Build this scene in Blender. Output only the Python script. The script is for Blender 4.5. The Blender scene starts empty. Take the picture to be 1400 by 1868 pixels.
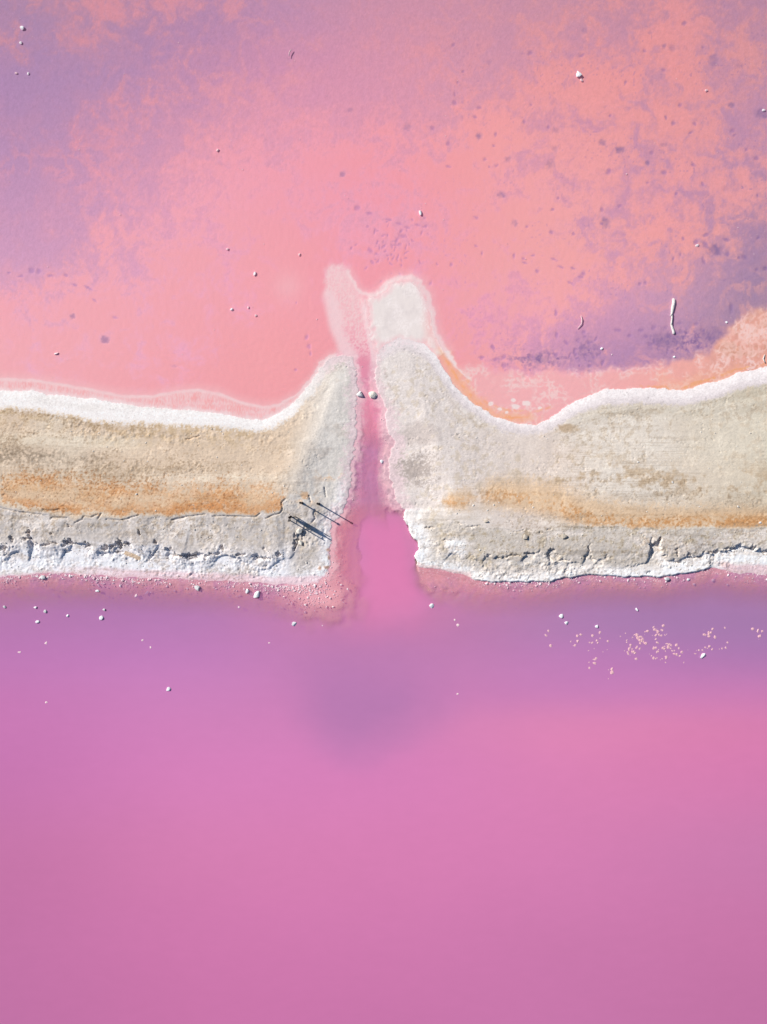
import bpy, bmesh, math, random
import numpy as np
from mathutils import Vector, Matrix

# ------------------------------------------------------------------ camera, sky, sun, exposure
S = bpy.context.scene
COL = S.collection
CAM_H = 52.0
FRAME_H = 1868 / 28.0            # metres of lake seen from top to bottom of the frame
cam = bpy.data.cameras.new('camera')
cam.sensor_fit = 'VERTICAL'
cam.angle_y = 2 * math.atan(FRAME_H / 2 / CAM_H)
cam.clip_start, cam.clip_end = 0.5, 20000
camo = bpy.data.objects.new('camera', cam)
COL.objects.link(camo)
camo.location = (0, 0, CAM_H)
S.camera = camo

SUN_EL = math.radians(36)
SUN_DIR = Vector((0.857, -0.515, 0)).normalized()          # the way shadows fall on the ground
world = bpy.data.worlds.new('World')
S.world = world
world.use_nodes = True
wn = world.node_tree.nodes
wn.clear()
sky = wn.new('ShaderNodeTexSky')
sky.sky_type = 'NISHITA'
sky.sun_disc = False
sky.sun_elevation = SUN_EL
sky.ozone_density = 7.0
sky.air_density = 1.0
sky.dust_density = 0.4
sky.sun_rotation = math.atan2(-SUN_DIR.x, -SUN_DIR.y)
bg = wn.new('ShaderNodeBackground')
bg.inputs[1].default_value = 0.07
wo = wn.new('ShaderNodeOutputWorld')
world.node_tree.links.new(sky.outputs[0], bg.inputs[0])
world.node_tree.links.new(bg.outputs[0], wo.inputs[0])

sun = bpy.data.lights.new('sun', 'SUN')
sun.energy = 4.8
sun.angle = math.radians(0.5)
sun.color = (1.0, 0.955, 0.89)
suno = bpy.data.objects.new('sun', sun)
COL.objects.link(suno)
d = Vector((SUN_DIR.x * math.cos(SUN_EL), SUN_DIR.y * math.cos(SUN_EL), -math.sin(SUN_EL)))
suno.rotation_euler = d.to_track_quat('-Z', 'Y').to_euler()
suno.location = (-40, 24, 40)

S.view_settings.view_transform = 'Standard'
S.view_settings.look = 'None'
S.view_settings.gamma = 1.0
S.view_settings.use_curve_mapping = False
S.view_settings.exposure = 0.06
S.cycles.max_bounces = 6
S.cycles.transparent_max_bounces = 8

# what a level white sheet of albedo 1 shows in the picture under this sun and sky (linear r, g, b)
LIT = np.array([1.00, 1.02, 1.06], np.float32)

# ------------------------------------------------------------------ plan coordinates
# the survey plan of the place is kept in units of 1/28 m, x to the right, y down, origin at the plan's corner
U = 28.0
def wx(px): return (px - 700.0) / U
def wy(py): return -(py - 934.0) / U

def lin(c):
    c = np.asarray(c, np.float32) / 255.0
    return np.where(c <= 0.04045, c / 12.92, ((c + 0.055) / 1.055) ** 2.4)

def alb(r, g, b):
    return lin((r, g, b)) / LIT

# ------------------------------------------------------------------ numpy noise
def _hash(ix, iy, seed):
    h = (ix.astype(np.int64) * 374761393 + iy.astype(np.int64) * 668265263 + seed * 974634777) & 0xFFFFFFFF
    h = ((h ^ (h >> 13)) * 1274126177) & 0xFFFFFFFF
    return (h ^ (h >> 16)) & 0xFFFF

def perlin(x, y, seed=0):
    x0 = np.floor(x); y0 = np.floor(y)
    fx = (x - x0).astype(np.float32); fy = (y - y0).astype(np.float32)
    ix = x0.astype(np.int64); iy = y0.astype(np.int64)
    u = fx * fx * fx * (fx * (fx * 6 - 15) + 10); v = fy * fy * fy * (fy * (fy * 6 - 15) + 10)
    def g(dx, dy):
        a = _hash(ix + dx, iy + dy, seed).astype(np.float32) * (2 * math.pi / 65536)
        return np.cos(a) * (fx - dx) + np.sin(a) * (fy - dy)
    n0 = g(0, 0); n1 = g(1, 0); n2 = g(0, 1); n3 = g(1, 1)
    a = n0 + u * (n1 - n0); b = n2 + u * (n3 - n2)
    return (a + v * (b - a)) * 1.5

def fbm(x, y, wl, octv=4, seed=0, gain=0.5, stretch=1.0):
    """fractal noise, about -1..1; wl = longest wavelength in plan units"""
    out = 0; amp = 1.0; tot = 0; f = 1.0 / wl
    for o in range(octv):
        out = out + amp * perlin(x * f / stretch + 17.3 * o, y * f - 9.1 * o, seed + 31 * o)
        tot += amp; amp *= gain; f *= 2.03
    return (out / tot).astype(np.float32) * 1.5

def ridged(x, y, wl, octv=3, seed=0):
    out = 0; amp = 1.0; tot = 0; f = 1.0 / wl
    for o in range(octv):
        out = out + amp * (1 - np.abs(perlin(x * f + 5.7 * o, y * f, seed + 13 * o)) * 2)
        tot += amp; amp *= 0.55; f *= 2.1
    return (out / tot).astype(np.float32)

def sm(a, b, t):
    t = np.clip((t - a) / (b - a), 0, 1)
    return (t * t * (3 - 2 * t)).astype(np.float32)

def sdf(X, Y, poly):
    """signed distance to a closed outline, positive inside"""
    P = np.asarray(poly, np.float32)
    best = np.full(X.shape, 1e12, np.float32); ins = np.zeros(X.shape, bool)
    n = len(P)
    for i in range(n):
        ax, ay = P[i]; bx, by = P[(i + 1) % n]
        ex, ey = bx - ax, by - ay
        L = ex * ex + ey * ey
        if L < 1e-6: continue
        t = np.clip(((X - ax) * ex + (Y - ay) * ey) / L, 0, 1)
        dx = X - (ax + t * ex); dy = Y - (ay + t * ey)
        np.minimum(best, dx * dx + dy * dy, out=best)
        if ay != by:
            c = (ay > Y) != (by > Y)
            ins ^= c & (X < (bx - ax) * (Y - ay) / (by - ay) + ax)
    dd = np.sqrt(best)
    return np.where(ins, dd, -dd).astype(np.float32)

def path_dist(X, Y, pts):
    P = np.asarray(pts, np.float32); best = np.full(X.shape, 1e12, np.float32)
    for i in range(len(P) - 1):
        ax, ay = P[i]; ex, ey = P[i + 1] - P[i]; L = ex * ex + ey * ey + 1e-9
        t = np.clip(((X - ax) * ex + (Y - ay) * ey) / L, 0, 1)
        np.minimum(best, (X - ax - t * ex) ** 2 + (Y - ay - t * ey) ** 2, out=best)
    return np.sqrt(best)

def line(x, pts):
    P = np.asarray(pts, np.float32)
    return np.interp(x, P[:, 0], P[:, 1]).astype(np.float32)

def grid_field(X, Y, xs, ys, vals):
    """smooth interpolation of a small table of values"""
    V = np.asarray(vals, np.float32)
    if V.ndim == 2: V = V[..., None]
    def idx(t, ks):
        ks = np.asarray(ks, np.float32)
        t = np.clip(t, ks[0], ks[-1] - 1e-3)
        i = np.clip(np.searchsorted(ks, t, side='right') - 1, 0, len(ks) - 2)
        f = (t - ks[i]) / (ks[i + 1] - ks[i])
        return i, f
    i, fx = idx(X, xs); j, fy = idx(Y, ys)
    def w4(f):
        f2 = f * f; f3 = f2 * f
        return [-.5 * f3 + f2 - .5 * f, 1.5 * f3 - 2.5 * f2 + 1, -1.5 * f3 + 2 * f2 + .5 * f, .5 * f3 - .5 * f2]
    wxs = w4(fx); wys = w4(fy); out = 0
    for a in range(4):
        ja = np.clip(j + a - 1, 0, len(ys) - 1)
        for b in range(4):
            ib = np.clip(i + b - 1, 0, len(xs) - 1)
            out = out + (wxs[b] * wys[a])[:, None] * V[ja, ib]
    return out.astype(np.float32)

# ------------------------------------------------------------------ survey lines of the dyke
FAR = 90000
W_NORTH = [(0, 712), (60, 713), (100, 720), (150, 726), (200, 732), (260, 743), (300, 746), (340, 747), (400, 755), (450, 763),
           (480, 765), (510, 754), (540, 732), (565, 702), (585, 672), (600, 656), (614, 649)]
W_SOUTH = [(0, 1053), (50, 1048), (100, 1046), (160, 1048), (200, 1052), (280, 1055), (340, 1058), (400, 1060), (450, 1062), (500, 1067),
           (545, 1067), (580, 1062)]
W_CHAN = [(626, 648), (636, 652), (640, 668), (645, 700), (642, 720), (640, 745), (643, 770), (641, 800), (637, 830), (630, 850), (630, 880),
          (629, 905), (622, 930), (616, 945), (602, 955), (600, 970), (603, 985), (600, 1005), (602, 1030), (596, 1050)]
W_CHAN = [(x + (8 if y < 915 else 2), y) for x, y in W_CHAN]
WEST = [(-FAR, 712)] + W_NORTH + W_CHAN + W_SOUTH[::-1] + [(-FAR, 1053)]
E_NORTH = [(797, 648), (812, 675), (832, 705), (860, 735), (900, 757), (940, 773), (980, 776), (1003, 762), (1020, 752), (1040, 735),
           (1070, 722), (1105, 711), (1140, 708), (1190, 708), (1240, 711), (1265, 708), (1290, 699), (1320, 690), (1360, 677), (1400, 667), (1520, 645)]
E_TIP = [(687, 670), (690, 655), (692, 640), (703, 628), (725, 620), (750, 620), (775, 628)]
E_SOUTH = [(758, 1032), (790, 1036), (820, 1042), (850, 1048), (865, 1058), (900, 1062), (960, 1062), (1000, 1060), (1040, 1053), (1071, 1050),
           (1150, 1052), (1203, 1053), (1236, 1049), (1270, 1042), (1300, 1035), (1320, 1040), (1350, 1045), (1400, 1047)]
E_CHAN = [(757, 1018), (764, 1003), (763, 988), (752, 978), (745, 962), (738, 945), (740, 932), (733, 928), (731, 905), (730, 886), (722, 868),
          (724, 840), (728, 824), (733, 806), (722, 790), (716, 770), (706, 745), (698, 720), (690, 690)]
E_CHAN = [(x - (13 if 745 < y < 910 else 5 if y < 745 else 0), y) for x, y in E_CHAN]
EAST = E_TIP + E_NORTH + [(FAR, 645), (FAR, 1047)] + E_SOUTH[::-1] + E_CHAN
W_FOAM = [(0, 692), (60, 694), (100, 700), (160, 710), (220, 722), (250, 724), (280, 724), (320, 715), (360, 712), (400, 718), (440, 735), (480, 743),
          (510, 740), (540, 722), (565, 694), (585, 664), (605, 650), (625, 645)]
W_TAN = [(0, 745), (60, 748), (120, 760), (170, 768), (220, 773), (300, 775), (340, 775), (400, 780), (460, 788), (500, 783), (520, 768),
         (545, 747), (570, 722), (590, 697), (600, 675), (612, 662), (640, 655)]
E_TAN = [(690, 668), (705, 650), (725, 640), (745, 638), (770, 648), (790, 672), (815, 708), (845, 742), (880, 767), (920, 787), (960, 792), (1006, 784),
         (1045, 760), (1098, 741), (1170, 737), (1236, 741), (1269, 737), (1302, 728), (1351, 711), (1400, 701), (1520, 676)]
W_T1 = [(0, 925), (41, 934), (82, 938), (110, 942), (128, 945), (144, 953), (157, 948), (185, 944), (226, 949), (247, 943), (288, 943), (319, 947), (360, 941),
        (379, 938), (420, 941), (469, 943), (482, 935), (505, 939), (516, 934), (520, 918), (530, 909), (560, 905), (640, 905)]
W_T2 = [(0, 999), (15, 995), (46, 989), (56, 984), (62, 968), (70, 985), (85, 994), (134, 986), (164, 994), (195, 997), (224, 992), (242, 994), (288, 992),
        (320, 1008), (355, 1010), (382, 1009), (405, 997), (412, 1000), (425, 1010), (460, 1014), (500, 1015), (513, 1006), (533, 1003), (540, 984), (546, 968), (640, 960)]
E_T1 = [(690, 948), (815, 948), (831, 953), (860, 958), (890, 963), (940, 968), (973, 971), (1010, 968), (1048, 964), (1104, 962), (1160, 966), (1229, 967), (1300, 965), (1400, 964)]
E_T2 = [(760, 985), (830, 1000), (880, 1012), (907, 1016), (947, 1013), (965, 1006), (985, 1010), (999, 1015), (1003, 1003), (1012, 1012), (1032, 1020), (1062, 1028),
        (1068, 1010), (1074, 994), (1082, 1020), (1120, 1030), (1154, 1033), (1176, 1030), (1184, 992), (1200, 985), (1206, 1020), (1229, 1023), (1255, 1017), (1298, 1010),
        (1305, 1003), (1334, 999), (1367, 999), (1385, 1006), (1400, 1008)]
E_CUT = [(660, 955), (668, 935), (705, 930), (742, 934), (747, 962), (755, 980), (764, 992), (765, 1005), (758, 1020), (758, 1034), (800, 1090), (760, 1160), (660, 1140),
         (663, 1085), (660, 1045), (657, 1005), (655, 975)]
SPIT = [(664, 545), (690, 533), (712, 514), (730, 507), (750, 507), (768, 519), (781, 545), (788, 580), (797, 612), (812, 645), (797, 655), (775, 632), (725, 626),
        (700, 634), (690, 655), (683, 640), (674, 605), (668, 570)]
FAN = [(590, 490), (604, 481), (622, 481), (634, 492), (645, 513), (662, 534), (676, 560), (684, 620), (690, 680), (650, 690), (636, 650), (612, 652), (618, 632), (609, 596),
       (601, 565), (593, 530), (587, 508)]

def pond_side(X, Y):
    """True on the pond (upper) side of the dyke; the channel changes over at its upper end"""
    return Y < np.interp(X, [600, 636, 695, 740], [850, 690, 690, 850])

def shore(X, Y):
    return sdf(X, Y, WEST), sdf(X, Y, EAST)

def smin(a, b, k):
    h = np.clip(0.5 + 0.5 * (b - a) / k, 0, 1)
    return b + (a - b) * h - k * h * (1 - h)

def base_height(X, Y, dW, dE, rag1, rag2):
    """large relief in metres above the water; rag1, rag2 = ragged offsets of the scarps"""
    d = np.maximum(dW, dE)
    # --- beds
    north = pond_side(X, Y)
    zn = -0.012 - 0.10 * sm(10, 260, -d)
    zs = -0.008 - 0.0014 * np.clip(-d, 0, 20) - 0.0075 * np.clip(-d - 9, 0, 60) - 0.9 * sm(50, 420, -d)
    chan = (X > 596) & (X < 770) & (Y > 660) & (Y < 1090)
    zc = -0.004 - 0.0045 * np.clip(-d, 0, 40) * sm(690, 840, Y) - 0.0012 * np.clip(-d, 0, 40)
    lw = sm(740, 700, X) + sm(1030, 1060, Y)
    cut = sdf(X + 7 * lw * perlin(X / 26.0, Y / 26.0, 68), Y + 6 * lw * perlin(X / 24.0, Y / 24.0, 69), E_CUT)
    ce = 4 + 34 * sm(1018, 1070, Y) + 8 * sm(700, 660, X) * sm(960, 920, Y) + 15 * sm(962, 936, Y) * sm(748, 735, X)
    zc = zc - (0.06 * sm(770, 860, Y) + 0.20 * sm(800, 930, Y) * (1 - sm(915, 950, Y) * sm(672, 655, X))) * sm(5, 22, -d + 5 * perlin(X / 16.0, Y / 22.0, 66))
    for ex, ey, ea, eb, ez in ((588, 1094, 74, 48, -.035), (800, 1058, 66, 34, -.04)):     # gravel fans either side of the mouth
        er = np.hypot((X - ex) / ea, (Y - ey) / eb) + .3 * perlin(X / 22.0, Y / 22.0, 70)
        k = sm(1.45, .15, er)
        zs = np.maximum(zs, zs * (1 - k) + ez * k)
    zs2 = np.where(chan, np.maximum(zs, zc), zs)
    zs2 = np.where((X > 560) & (X < 860) & (Y > 900) & (Y < 1200), np.minimum(zs2, zs2 * sm(0, 1, -cut) - 0.55 * sm(-3, ce, cut) * sm(1180, 1060, Y) * np.maximum(sm(915, 1000, Y + 6 * perlin(X / 14.0, Y / 14.0, 65)), sm(702, 712, X)) + zs2 * sm(0, 1, cut)), zs2)
    zbed = np.where(north, zn, zs2)
    # --- west bank: beach, top, cracked shoulder, broken scarp, rubble apron
    b = line(X, W_NORTH); c = line(X, W_TAN); t1 = line(X, W_T1) + rag1; t2 = line(X, W_T2) + rag2; s = line(X, W_SOUTH)
    nz = 1.3 * perlin(X / 40.0, Y / 30.0, 5)
    e1 = sm(-1.2, 1.2, Y - t1); e2 = np.clip((Y - t2 + 1.5) / (2.6 + 26 * sm(0.3, -0.25, nz)), 0, 1)
    up = 0.02 + 0.06 * sm(-5, 45, Y - b) + 0.52 * sm(0, 150, Y - c) - 0.045 * e1 * sm(-.25, .25, perlin(X / 30.0, Y / 60.0, 67)) - 0.16 * np.clip((Y - t1) / 62, 0, 1.5)
    lowz = 0.012 + 0.23 * np.clip((s - Y - 10) / 52, 0, 1) ** 1.2
    zW = np.minimum(up, lowz + 1.0 * (1 - e2))
    zW = smin(zW, up * (1 - e2) + lowz * e2, 0.02)
    zW = zW * (1 - 0.35 * sm(500, 610, X))
    zW = smin(zW, 0.006 + (0.0035 + 0.0045 * sm(600, 480, X) + 0.004 * sm(870, 950, Y)) * np.clip(dW, 0, 120), 0.10) + 0.012
    # --- east bank
    b = line(X, [(690, 640), (725, 620), (775, 628)] + E_NORTH); c = line(X, E_TAN); t1 = line(X, E_T1) + rag1; t2 = line(X, E_T2) + rag2; s = line(X, E_SOUTH)
    nz = 1.3 * perlin(X / 44.0, Y / 30.0, 9)
    cl = sm(1165, 1195, X)
    e1 = sm(-1.2, 1.2, Y - t1); e2 = np.clip((Y - t2 + 1.5) / (2.6 + 26 * sm(0.25, -0.3, nz) * (1 - cl)), 0, 1)
    up = 0.02 + 0.06 * sm(-5, 40, Y - b) + 0.50 * sm(0, 190, Y - c) - 0.02 * e1 * sm(800, 830, X) - 0.17 * np.clip((Y - t1) / 62, 0, 1.5)
    lowz = 0.012 + (0.26 - 0.10 * cl) * np.clip((s - Y) / 50, 0, 1) ** 0.8
    zE = up * (1 - e2) + np.minimum(up, lowz) * e2
    zE = zE * (1 - 0.30 * sm(860, 760, X))
    side = sm(905, 965, Y + 14 * perlin(X / 18.0, Y / 18.0, 71)) * sm(860, 790, X)
    zE = smin(zE, 0.006 + (0.0030 + 0.006 * sm(740, 900, X)) * np.clip(dE, 0, 120) + 0.14 * side * sm(0, 3, dE), 0.10) + 0.012
    cliff = 0.15 * sm(842, 880, X) * sm(1306, 1285, X) * sm(985, 1005, Y)
    zE = np.maximum(zE, cliff * sm(0.0, 2.2, dE))
    z = np.where(dW > 0, zW, np.where(dE > 0, zE, zbed))
    # low wet spit at the pond mouth
    ds = sdf(X, Y, SPIT)
    kk = sm(-14, 16, ds) * (d <= 0)
    z = np.where(kk > 0, np.maximum(z, z * (1 - kk) + 0.012 * kk), z)
    return z.astype(np.float32), d, cut

# ------------------------------------------------------------------ target tints of water and beds
SX = [0, 350, 700, 1050, 1400]
SY = [1080, 1140, 1200, 1260, 1320, 1400, 1550, 1700, 1868]
SOUTH = [[(186, 126, 176), (186, 128, 184), (224, 136, 180), (184, 132, 182), (178, 130, 180)],
         [(193, 128, 183), (195, 131, 188), (211, 133, 180), (185, 133, 184), (175, 129, 180)],
         [(198, 127, 185), (202, 132, 190), (203, 132, 182), (197, 132, 186), (183, 126, 180)],
         [(202, 125, 182), (207, 132, 188), (206, 131, 183), (207, 132, 185), (204, 128, 181)],
         [(204, 124, 181), (212, 132, 187), (214, 133, 185), (225, 137, 182), (218, 130, 177)],
         [(203, 122, 178), (216, 131, 186), (219, 132, 186), (223, 134, 182), (218, 128, 177)],
         [(203, 121, 171), (217, 130, 180), (220, 131, 182), (217, 130, 180), (207, 127, 175)],
         [(201, 119, 169), (211, 124, 175), (213, 126, 177), (209, 125, 175), (203, 121, 169)],
         [(198, 117, 167), (206, 120, 171), (206, 121, 172), (203, 121, 171), (197, 117, 165)]]
def south_tint(X, Y):
    C = grid_field(X, Y, SX, SY, SOUTH)
    # dark plume of brine below the channel mouth
    r = np.sqrt(((X - 690 + 18 - 8 * fbm(X, Y, 90, 2, 79)) / 1.18) ** 2 + ((Y - 1248) * .95) ** 2) + 24 * fbm(X, Y, 170, 3, 77)
    m = sm(172, 50, r) * sm(1110, 1300, Y + 24 * fbm(X, Y, 120, 3, 78)) * 0.85
    C = C + (np.array([186, 125, 178], np.float32) - C) * m[:, None]
    m = sm(-0.1, 0.7, fbm(X, Y, 420, 4, 81, stretch=1.6)) * 0.25
    C = C + (np.array([190, 122, 182], np.float32) - C) * m[:, None] * sm(1420, 1150, Y)[:, None]
    # pink tongue coming down the channel
    tx = 706 + 8 * np.sin(Y / 40.0)
    wd = 44 + 0.22 * np.clip(Y - 1020, 0, 300)
    m = sm(1.35, .45, np.abs(X - tx) / wd + .28 * fbm(X, Y, 60, 4, 83)) * sm(905, 965, Y) * sm(1185, 1050, Y + 14 * fbm(X, Y, 70, 3, 86))
    C = C + (np.array([226, 132, 180], np.float32) - C) * m[:, None]
    C = C * (1 + 0.012 * fbm(X, Y, 300, 5, 87, .6, 1.8) + 0.006 * fbm(X, Y, 14, 3, 88, .6, 2.5))[:, None]
    m = sm(975, 890, Y + 16 * fbm(X, Y, 50, 3, 84))
    C = C + (np.array([197, 132, 170], np.float32) - C) * m[:, None]
    m = sm(835, 745, Y + 14 * fbm(X, Y, 40, 3, 85))
    C = C + (np.array([222, 142, 168], np.float32) - C) * m[:, None]
    return C

def water_tint(X, Y):
    P_ = np.zeros((len(X), 3), np.float32); P_[:] = (232, 150, 170)
    S_ = np.clip(south_tint(X, Y), 0, 255)
    k = np.where(pond_side(X, Y), sm(630, 690, Y) * (X > 630) * (X < 710), 1.0)[:, None]
    return lin(P_ * (1 - k) + S_ * k) / LIT

def turbidity(X, Y, z, dcut):
    depth = np.clip(-z, 0, 5)
    f = 1 - np.exp(-depth / 0.22)
    f = np.where(pond_side(X, Y), 0.10 + 0 * f, np.maximum(f, 0.10))
    return np.clip(f, 0.05, 0.97).astype(np.float32)

NX = [0, 175, 350, 525, 700, 875, 1050, 1225, 1400]
NY = [0, 70, 140, 210, 280, 350, 420, 490, 560, 630, 700]
NP = [[.72, .50, .45, .85, .90, .85, .66, .52, .85],
      [.85, .72, .60, .85, .85, .80, .58, .36, .66],
      [.98, .92, .76, .70, .75, .60, .36, .32, .58],
      [.95, .76, .70, .66, .62, .38, .34, .42, .66],
      [.88, .70, .55, .42, .48, .30, .36, .50, .58],
      [.92, .84, .50, .30, .50, .22, .38, .52, .42],
      [.95, .80, .42, .26, .40, .16, .36, .36, .62],
      [.86, .66, .38, .20, .32, .20, .42, .55, .88],
      [.40, .36, .34, .16, .20, .32, .62, .80, .98],
      [.12, .18, .26, .08, .10, .36, .88, .98, .60],
      [.0, .05, .10, .0, .0, .20, .50, .30, .10]]
NSAL = [[(206, 138, 150), (212, 140, 152), (214, 142, 156), (214, 144, 158), (216, 144, 158), (220, 144, 156), (224, 142, 150), (226, 142, 150), (212, 138, 150)],
        [(208, 138, 152), (214, 142, 156), (218, 146, 160), (220, 148, 164), (222, 148, 162), (228, 146, 156), (232, 146, 152), (230, 144, 150), (220, 142, 150)],
        [(218, 144, 160), (226, 148, 162), (230, 154, 168), (236, 156, 170), (240, 156, 166), (242, 156, 162), (236, 152, 158), (232, 148, 154), (228, 146, 154)],
        [(224, 152, 170), (236, 160, 174), (240, 164, 178), (243, 162, 176), (245, 158, 174), (245, 160, 170), (240, 158, 166), (236, 152, 160), (230, 150, 158)],
        [(238, 164, 180), (243, 168, 182), (246, 168, 182), (247, 166, 180), (247, 162, 178), (246, 164, 178), (242, 160, 172), (236, 154, 164), (230, 156, 160)],
        [(248, 176, 188), (249, 174, 186), (250, 170, 182), (252, 168, 178), (247, 164, 178), (248, 164, 176), (246, 162, 172), (240, 160, 166), (236, 166, 156)]]
NPUR = [[(170, 130, 166), (176, 132, 164), (178, 132, 168), (190, 138, 170), (202, 142, 166), (202, 142, 164), (196, 140, 162), (190, 136, 160), (184, 134, 160)],
        [(174, 132, 172), (178, 134, 172), (188, 136, 172), (206, 142, 172), (212, 146, 170), (208, 146, 168), (202, 142, 166), (196, 140, 164), (186, 136, 164)],
        [(184, 138, 176), (194, 142, 176), (210, 148, 176), (220, 152, 176), (218, 150, 174), (214, 150, 172), (206, 144, 170), (194, 140, 168), (188, 138, 168)],
        [(200, 148, 182), (206, 150, 182), (222, 156, 182), (226, 156, 180), (224, 156, 180), (220, 152, 176), (208, 148, 174), (196, 142, 172), (172, 132, 164)],
        [(214, 158, 188), (216, 158, 186), (228, 162, 188), (232, 160, 184), (230, 158, 182), (226, 155, 182), (213, 151, 181), (196, 147, 175), (164, 130, 160)],
        [(226, 166, 190), (226, 166, 190), (230, 164, 188), (234, 162, 182), (230, 160, 182), (220, 152, 180), (190, 140, 176), (172, 130, 168), (160, 128, 150)]]
NCY = [0, 120, 260, 400, 540, 680]

# dark holes and prints trodden or gassed through the bed: (x, y, half length, half width, angle, strength)
random.seed(11)
BLOTS = [(1306, 455, 13, 10, 0, .9), (1107, 406, 9, 9, 0, .9), (928, 290, 5, 5, 0, .7), (940, 406, 6, 7, 0, .6), (1133, 272, 8, 6, 0, .8), (1100, 258, 7, 6, 0, .6),
         (875, 246, 6, 6, 0, .7), (916, 355, 7, 5, 0, .6), (1006, 300, 7, 9, 0, .5), (1213, 263, 6, 4, 0, .6), (1183, 296, 5, 5, 0, .7), (1393, 206, 12, 8, 0, .9), (1337, 190, 6, 5, 0, .7),
         (1228, 85, 6, 7, 0, .6), (1213, 82, 4, 4, 0, .6), (1304, 108, 8, 10, 0, .5), (1188, 58, 4, 4, 0, .5), (1068, 54, 6, 5, 0, .4), (1352, 118, 6, 5, 0, .5),
         (1326, 343, 6, 6, 0, .5), (745, 230, 7, 6, 0, .5), (625, 317, 5, 5, 0, .5), (640, 199, 5, 4, 0, .5), (893, 112, 5, 5, 0, .5), (1016, 237, 6, 5, 0, .5), (1013, 270, 5, 5, 0, .5),
         (192, 620, 8, 7, 0, .6), (133, 576, 5, 5, 0, .6), (318, 668, 7, 3, 0, .5), (1218, 622, 30, 16, 0, .55), (1300, 612, 26, 14, 0, .55), (1075, 640, 22, 16, 0, .35), (985, 655, 20, 10, 0, .4),
         (1398, 489, 5, 4, 0, 1)]
STEPS = [(16, 497, 4, 2, 0), (37, 503, 6, 2, -10), (57, 493, 6, 5, 20), (70, 494, 5, 5, 20), (92, 502, 6, 2, 0), (120, 501, 5, 3, 20), (135, 519, 6, 2, 20), (160, 524, 8, 2, 30), (172, 547, 5, 2, 40),
         (210, 579, 5, 2, 10), (1128, 602, 7, 3, 10), (1170, 602, 5, 3, -20), (1150, 612, 5, 3, 0), (1193, 597, 5, 4, -30), (1215, 598, 5, 3, -20), (1180, 613, 6, 3, 10), (1240, 589, 6, 2, 0), (1254, 607, 5, 3, -10),
         (1282, 601, 5, 3, 0), (1300, 616, 8, 5, -20), (1335, 562, 4, 9, 0), (1288, 446, 4, 8, -10), (1285, 475, 3, 8, -20), (1329, 463, 4, 5, 0), (1359, 468, 6, 4, 30), (1290, 427, 6, 3, -30), (1327, 436, 7, 3, 10),
         (710, 400, 6, 2, 10), (728, 407, 6, 2, 10), (744, 414, 5, 2, 10), (684, 421, 2, 6, 10), (762, 409, 5, 2, 10), (776, 412, 5, 2, -10), (652, 378, 5, 5, 0), (675, 388, 6, 3, 10), (676, 456, 6, 4, 40), (680, 478, 5, 3, 60),
         (700, 449, 6, 2, -40), (725, 437, 7, 3, -50), (735, 430, 6, 3, 0), (718, 470, 6, 2, -60), (958, 478, 6, 2, 20), (1012, 472, 7, 2, 20), (1024, 486, 6, 2, 20), (1046, 488, 6, 2, 25), (1042, 515, 6, 2, 20),
         (973, 465, 4, 2, -20), (870, 448, 4, 2, 20), (880, 461, 2, 4, 0), (1034, 625, 5, 3, 60), (1049, 640, 3, 6, 10), (1015, 570, 3, 6, 0), (1016, 610, 3, 6, 0), (920, 668, 4, 5, 0), (880, 652, 5, 4, 0),
         (560, 615, 3, 6, 20), (564, 632, 4, 5, 0), (567, 645, 2, 4, 0), (540, 675, 3, 3, 0), (541, 552, 2, 2, 0)]
for q in range(46):       # churned mats near the right shore
    if q % 2: STEPS.append((random.gauss(985, 42), random.gauss(655, 9), random.uniform(2, 6), random.uniform(1.5, 4), random.uniform(0, 180)))
    else: STEPS.append((random.gauss(1248, 38), random.gauss(625, 16), random.uniform(3, 8), random.uniform(1.5, 4), random.uniform(0, 180)))
for q in range(22):
    STEPS.append((random.gauss(1070, 14), random.gauss(640, 18), random.uniform(2, 5), random.uniform(1.5, 4), random.uniform(0, 180)))
for q in range(60):       # short drag marks in the middle of the pond
    STEPS.append((random.gauss(725, 32), random.gauss(455, 28), random.uniform(2, 5), random.uniform(.8, 2), random.uniform(0, 180)))
for q in range(70):
    STEPS.append((random.uniform(780, 1390), random.uniform(40, 520), random.uniform(2, 5.5), random.uniform(2, 4.5), random.uniform(0, 180)))
BANK_PRINTS = [(600, 1003, 5, 3, 0), (600, 1017, 2, 4, 0), (597, 1035, 5, 3, 0), (584, 1036, 3, 4, 0), (597, 1048, 2, 4, 0)]

def spot_mask(X, Y, spots, soft=1.0):
    m = np.zeros(X.shape, np.float32)
    for sp in spots:
        x, y, a, b, an = sp[:5]; st = sp[5] if len(sp) > 5 else .75
        R = (max(a, b) + 2) * 2.6
        k = np.nonzero((np.abs(X - x) < R) & (np.abs(Y - y) < R))[0]
        if not len(k): continue
        ca, sa = math.cos(math.radians(an)), math.sin(math.radians(an))
        dx = X[k] - x; dy = Y[k] - y
        u = (dx * ca + dy * sa) / a; v = (-dx * sa + dy * ca) / b
        r = np.sqrt(u * u + v * v) + 0.35 * perlin(X[k] / 5.0, Y[k] / 5.0, 3)
        m[k] = np.maximum(m[k], st * sm(1.5, 0.4, r))
    return m

def paint(C, col, m):
    if np.ndim(col[0]) == 0: col = np.asarray(col, np.float32)
    C += (col - C) * m[:, None]

# ------------------------------------------------------------------ materials
def mat_new(name):
    m = bpy.data.materials.new(name); m.use_nodes = True
    nt = m.node_tree; nt.nodes.clear()
    out = nt.nodes.new('ShaderNodeOutputMaterial')
    return m, nt, out

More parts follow.
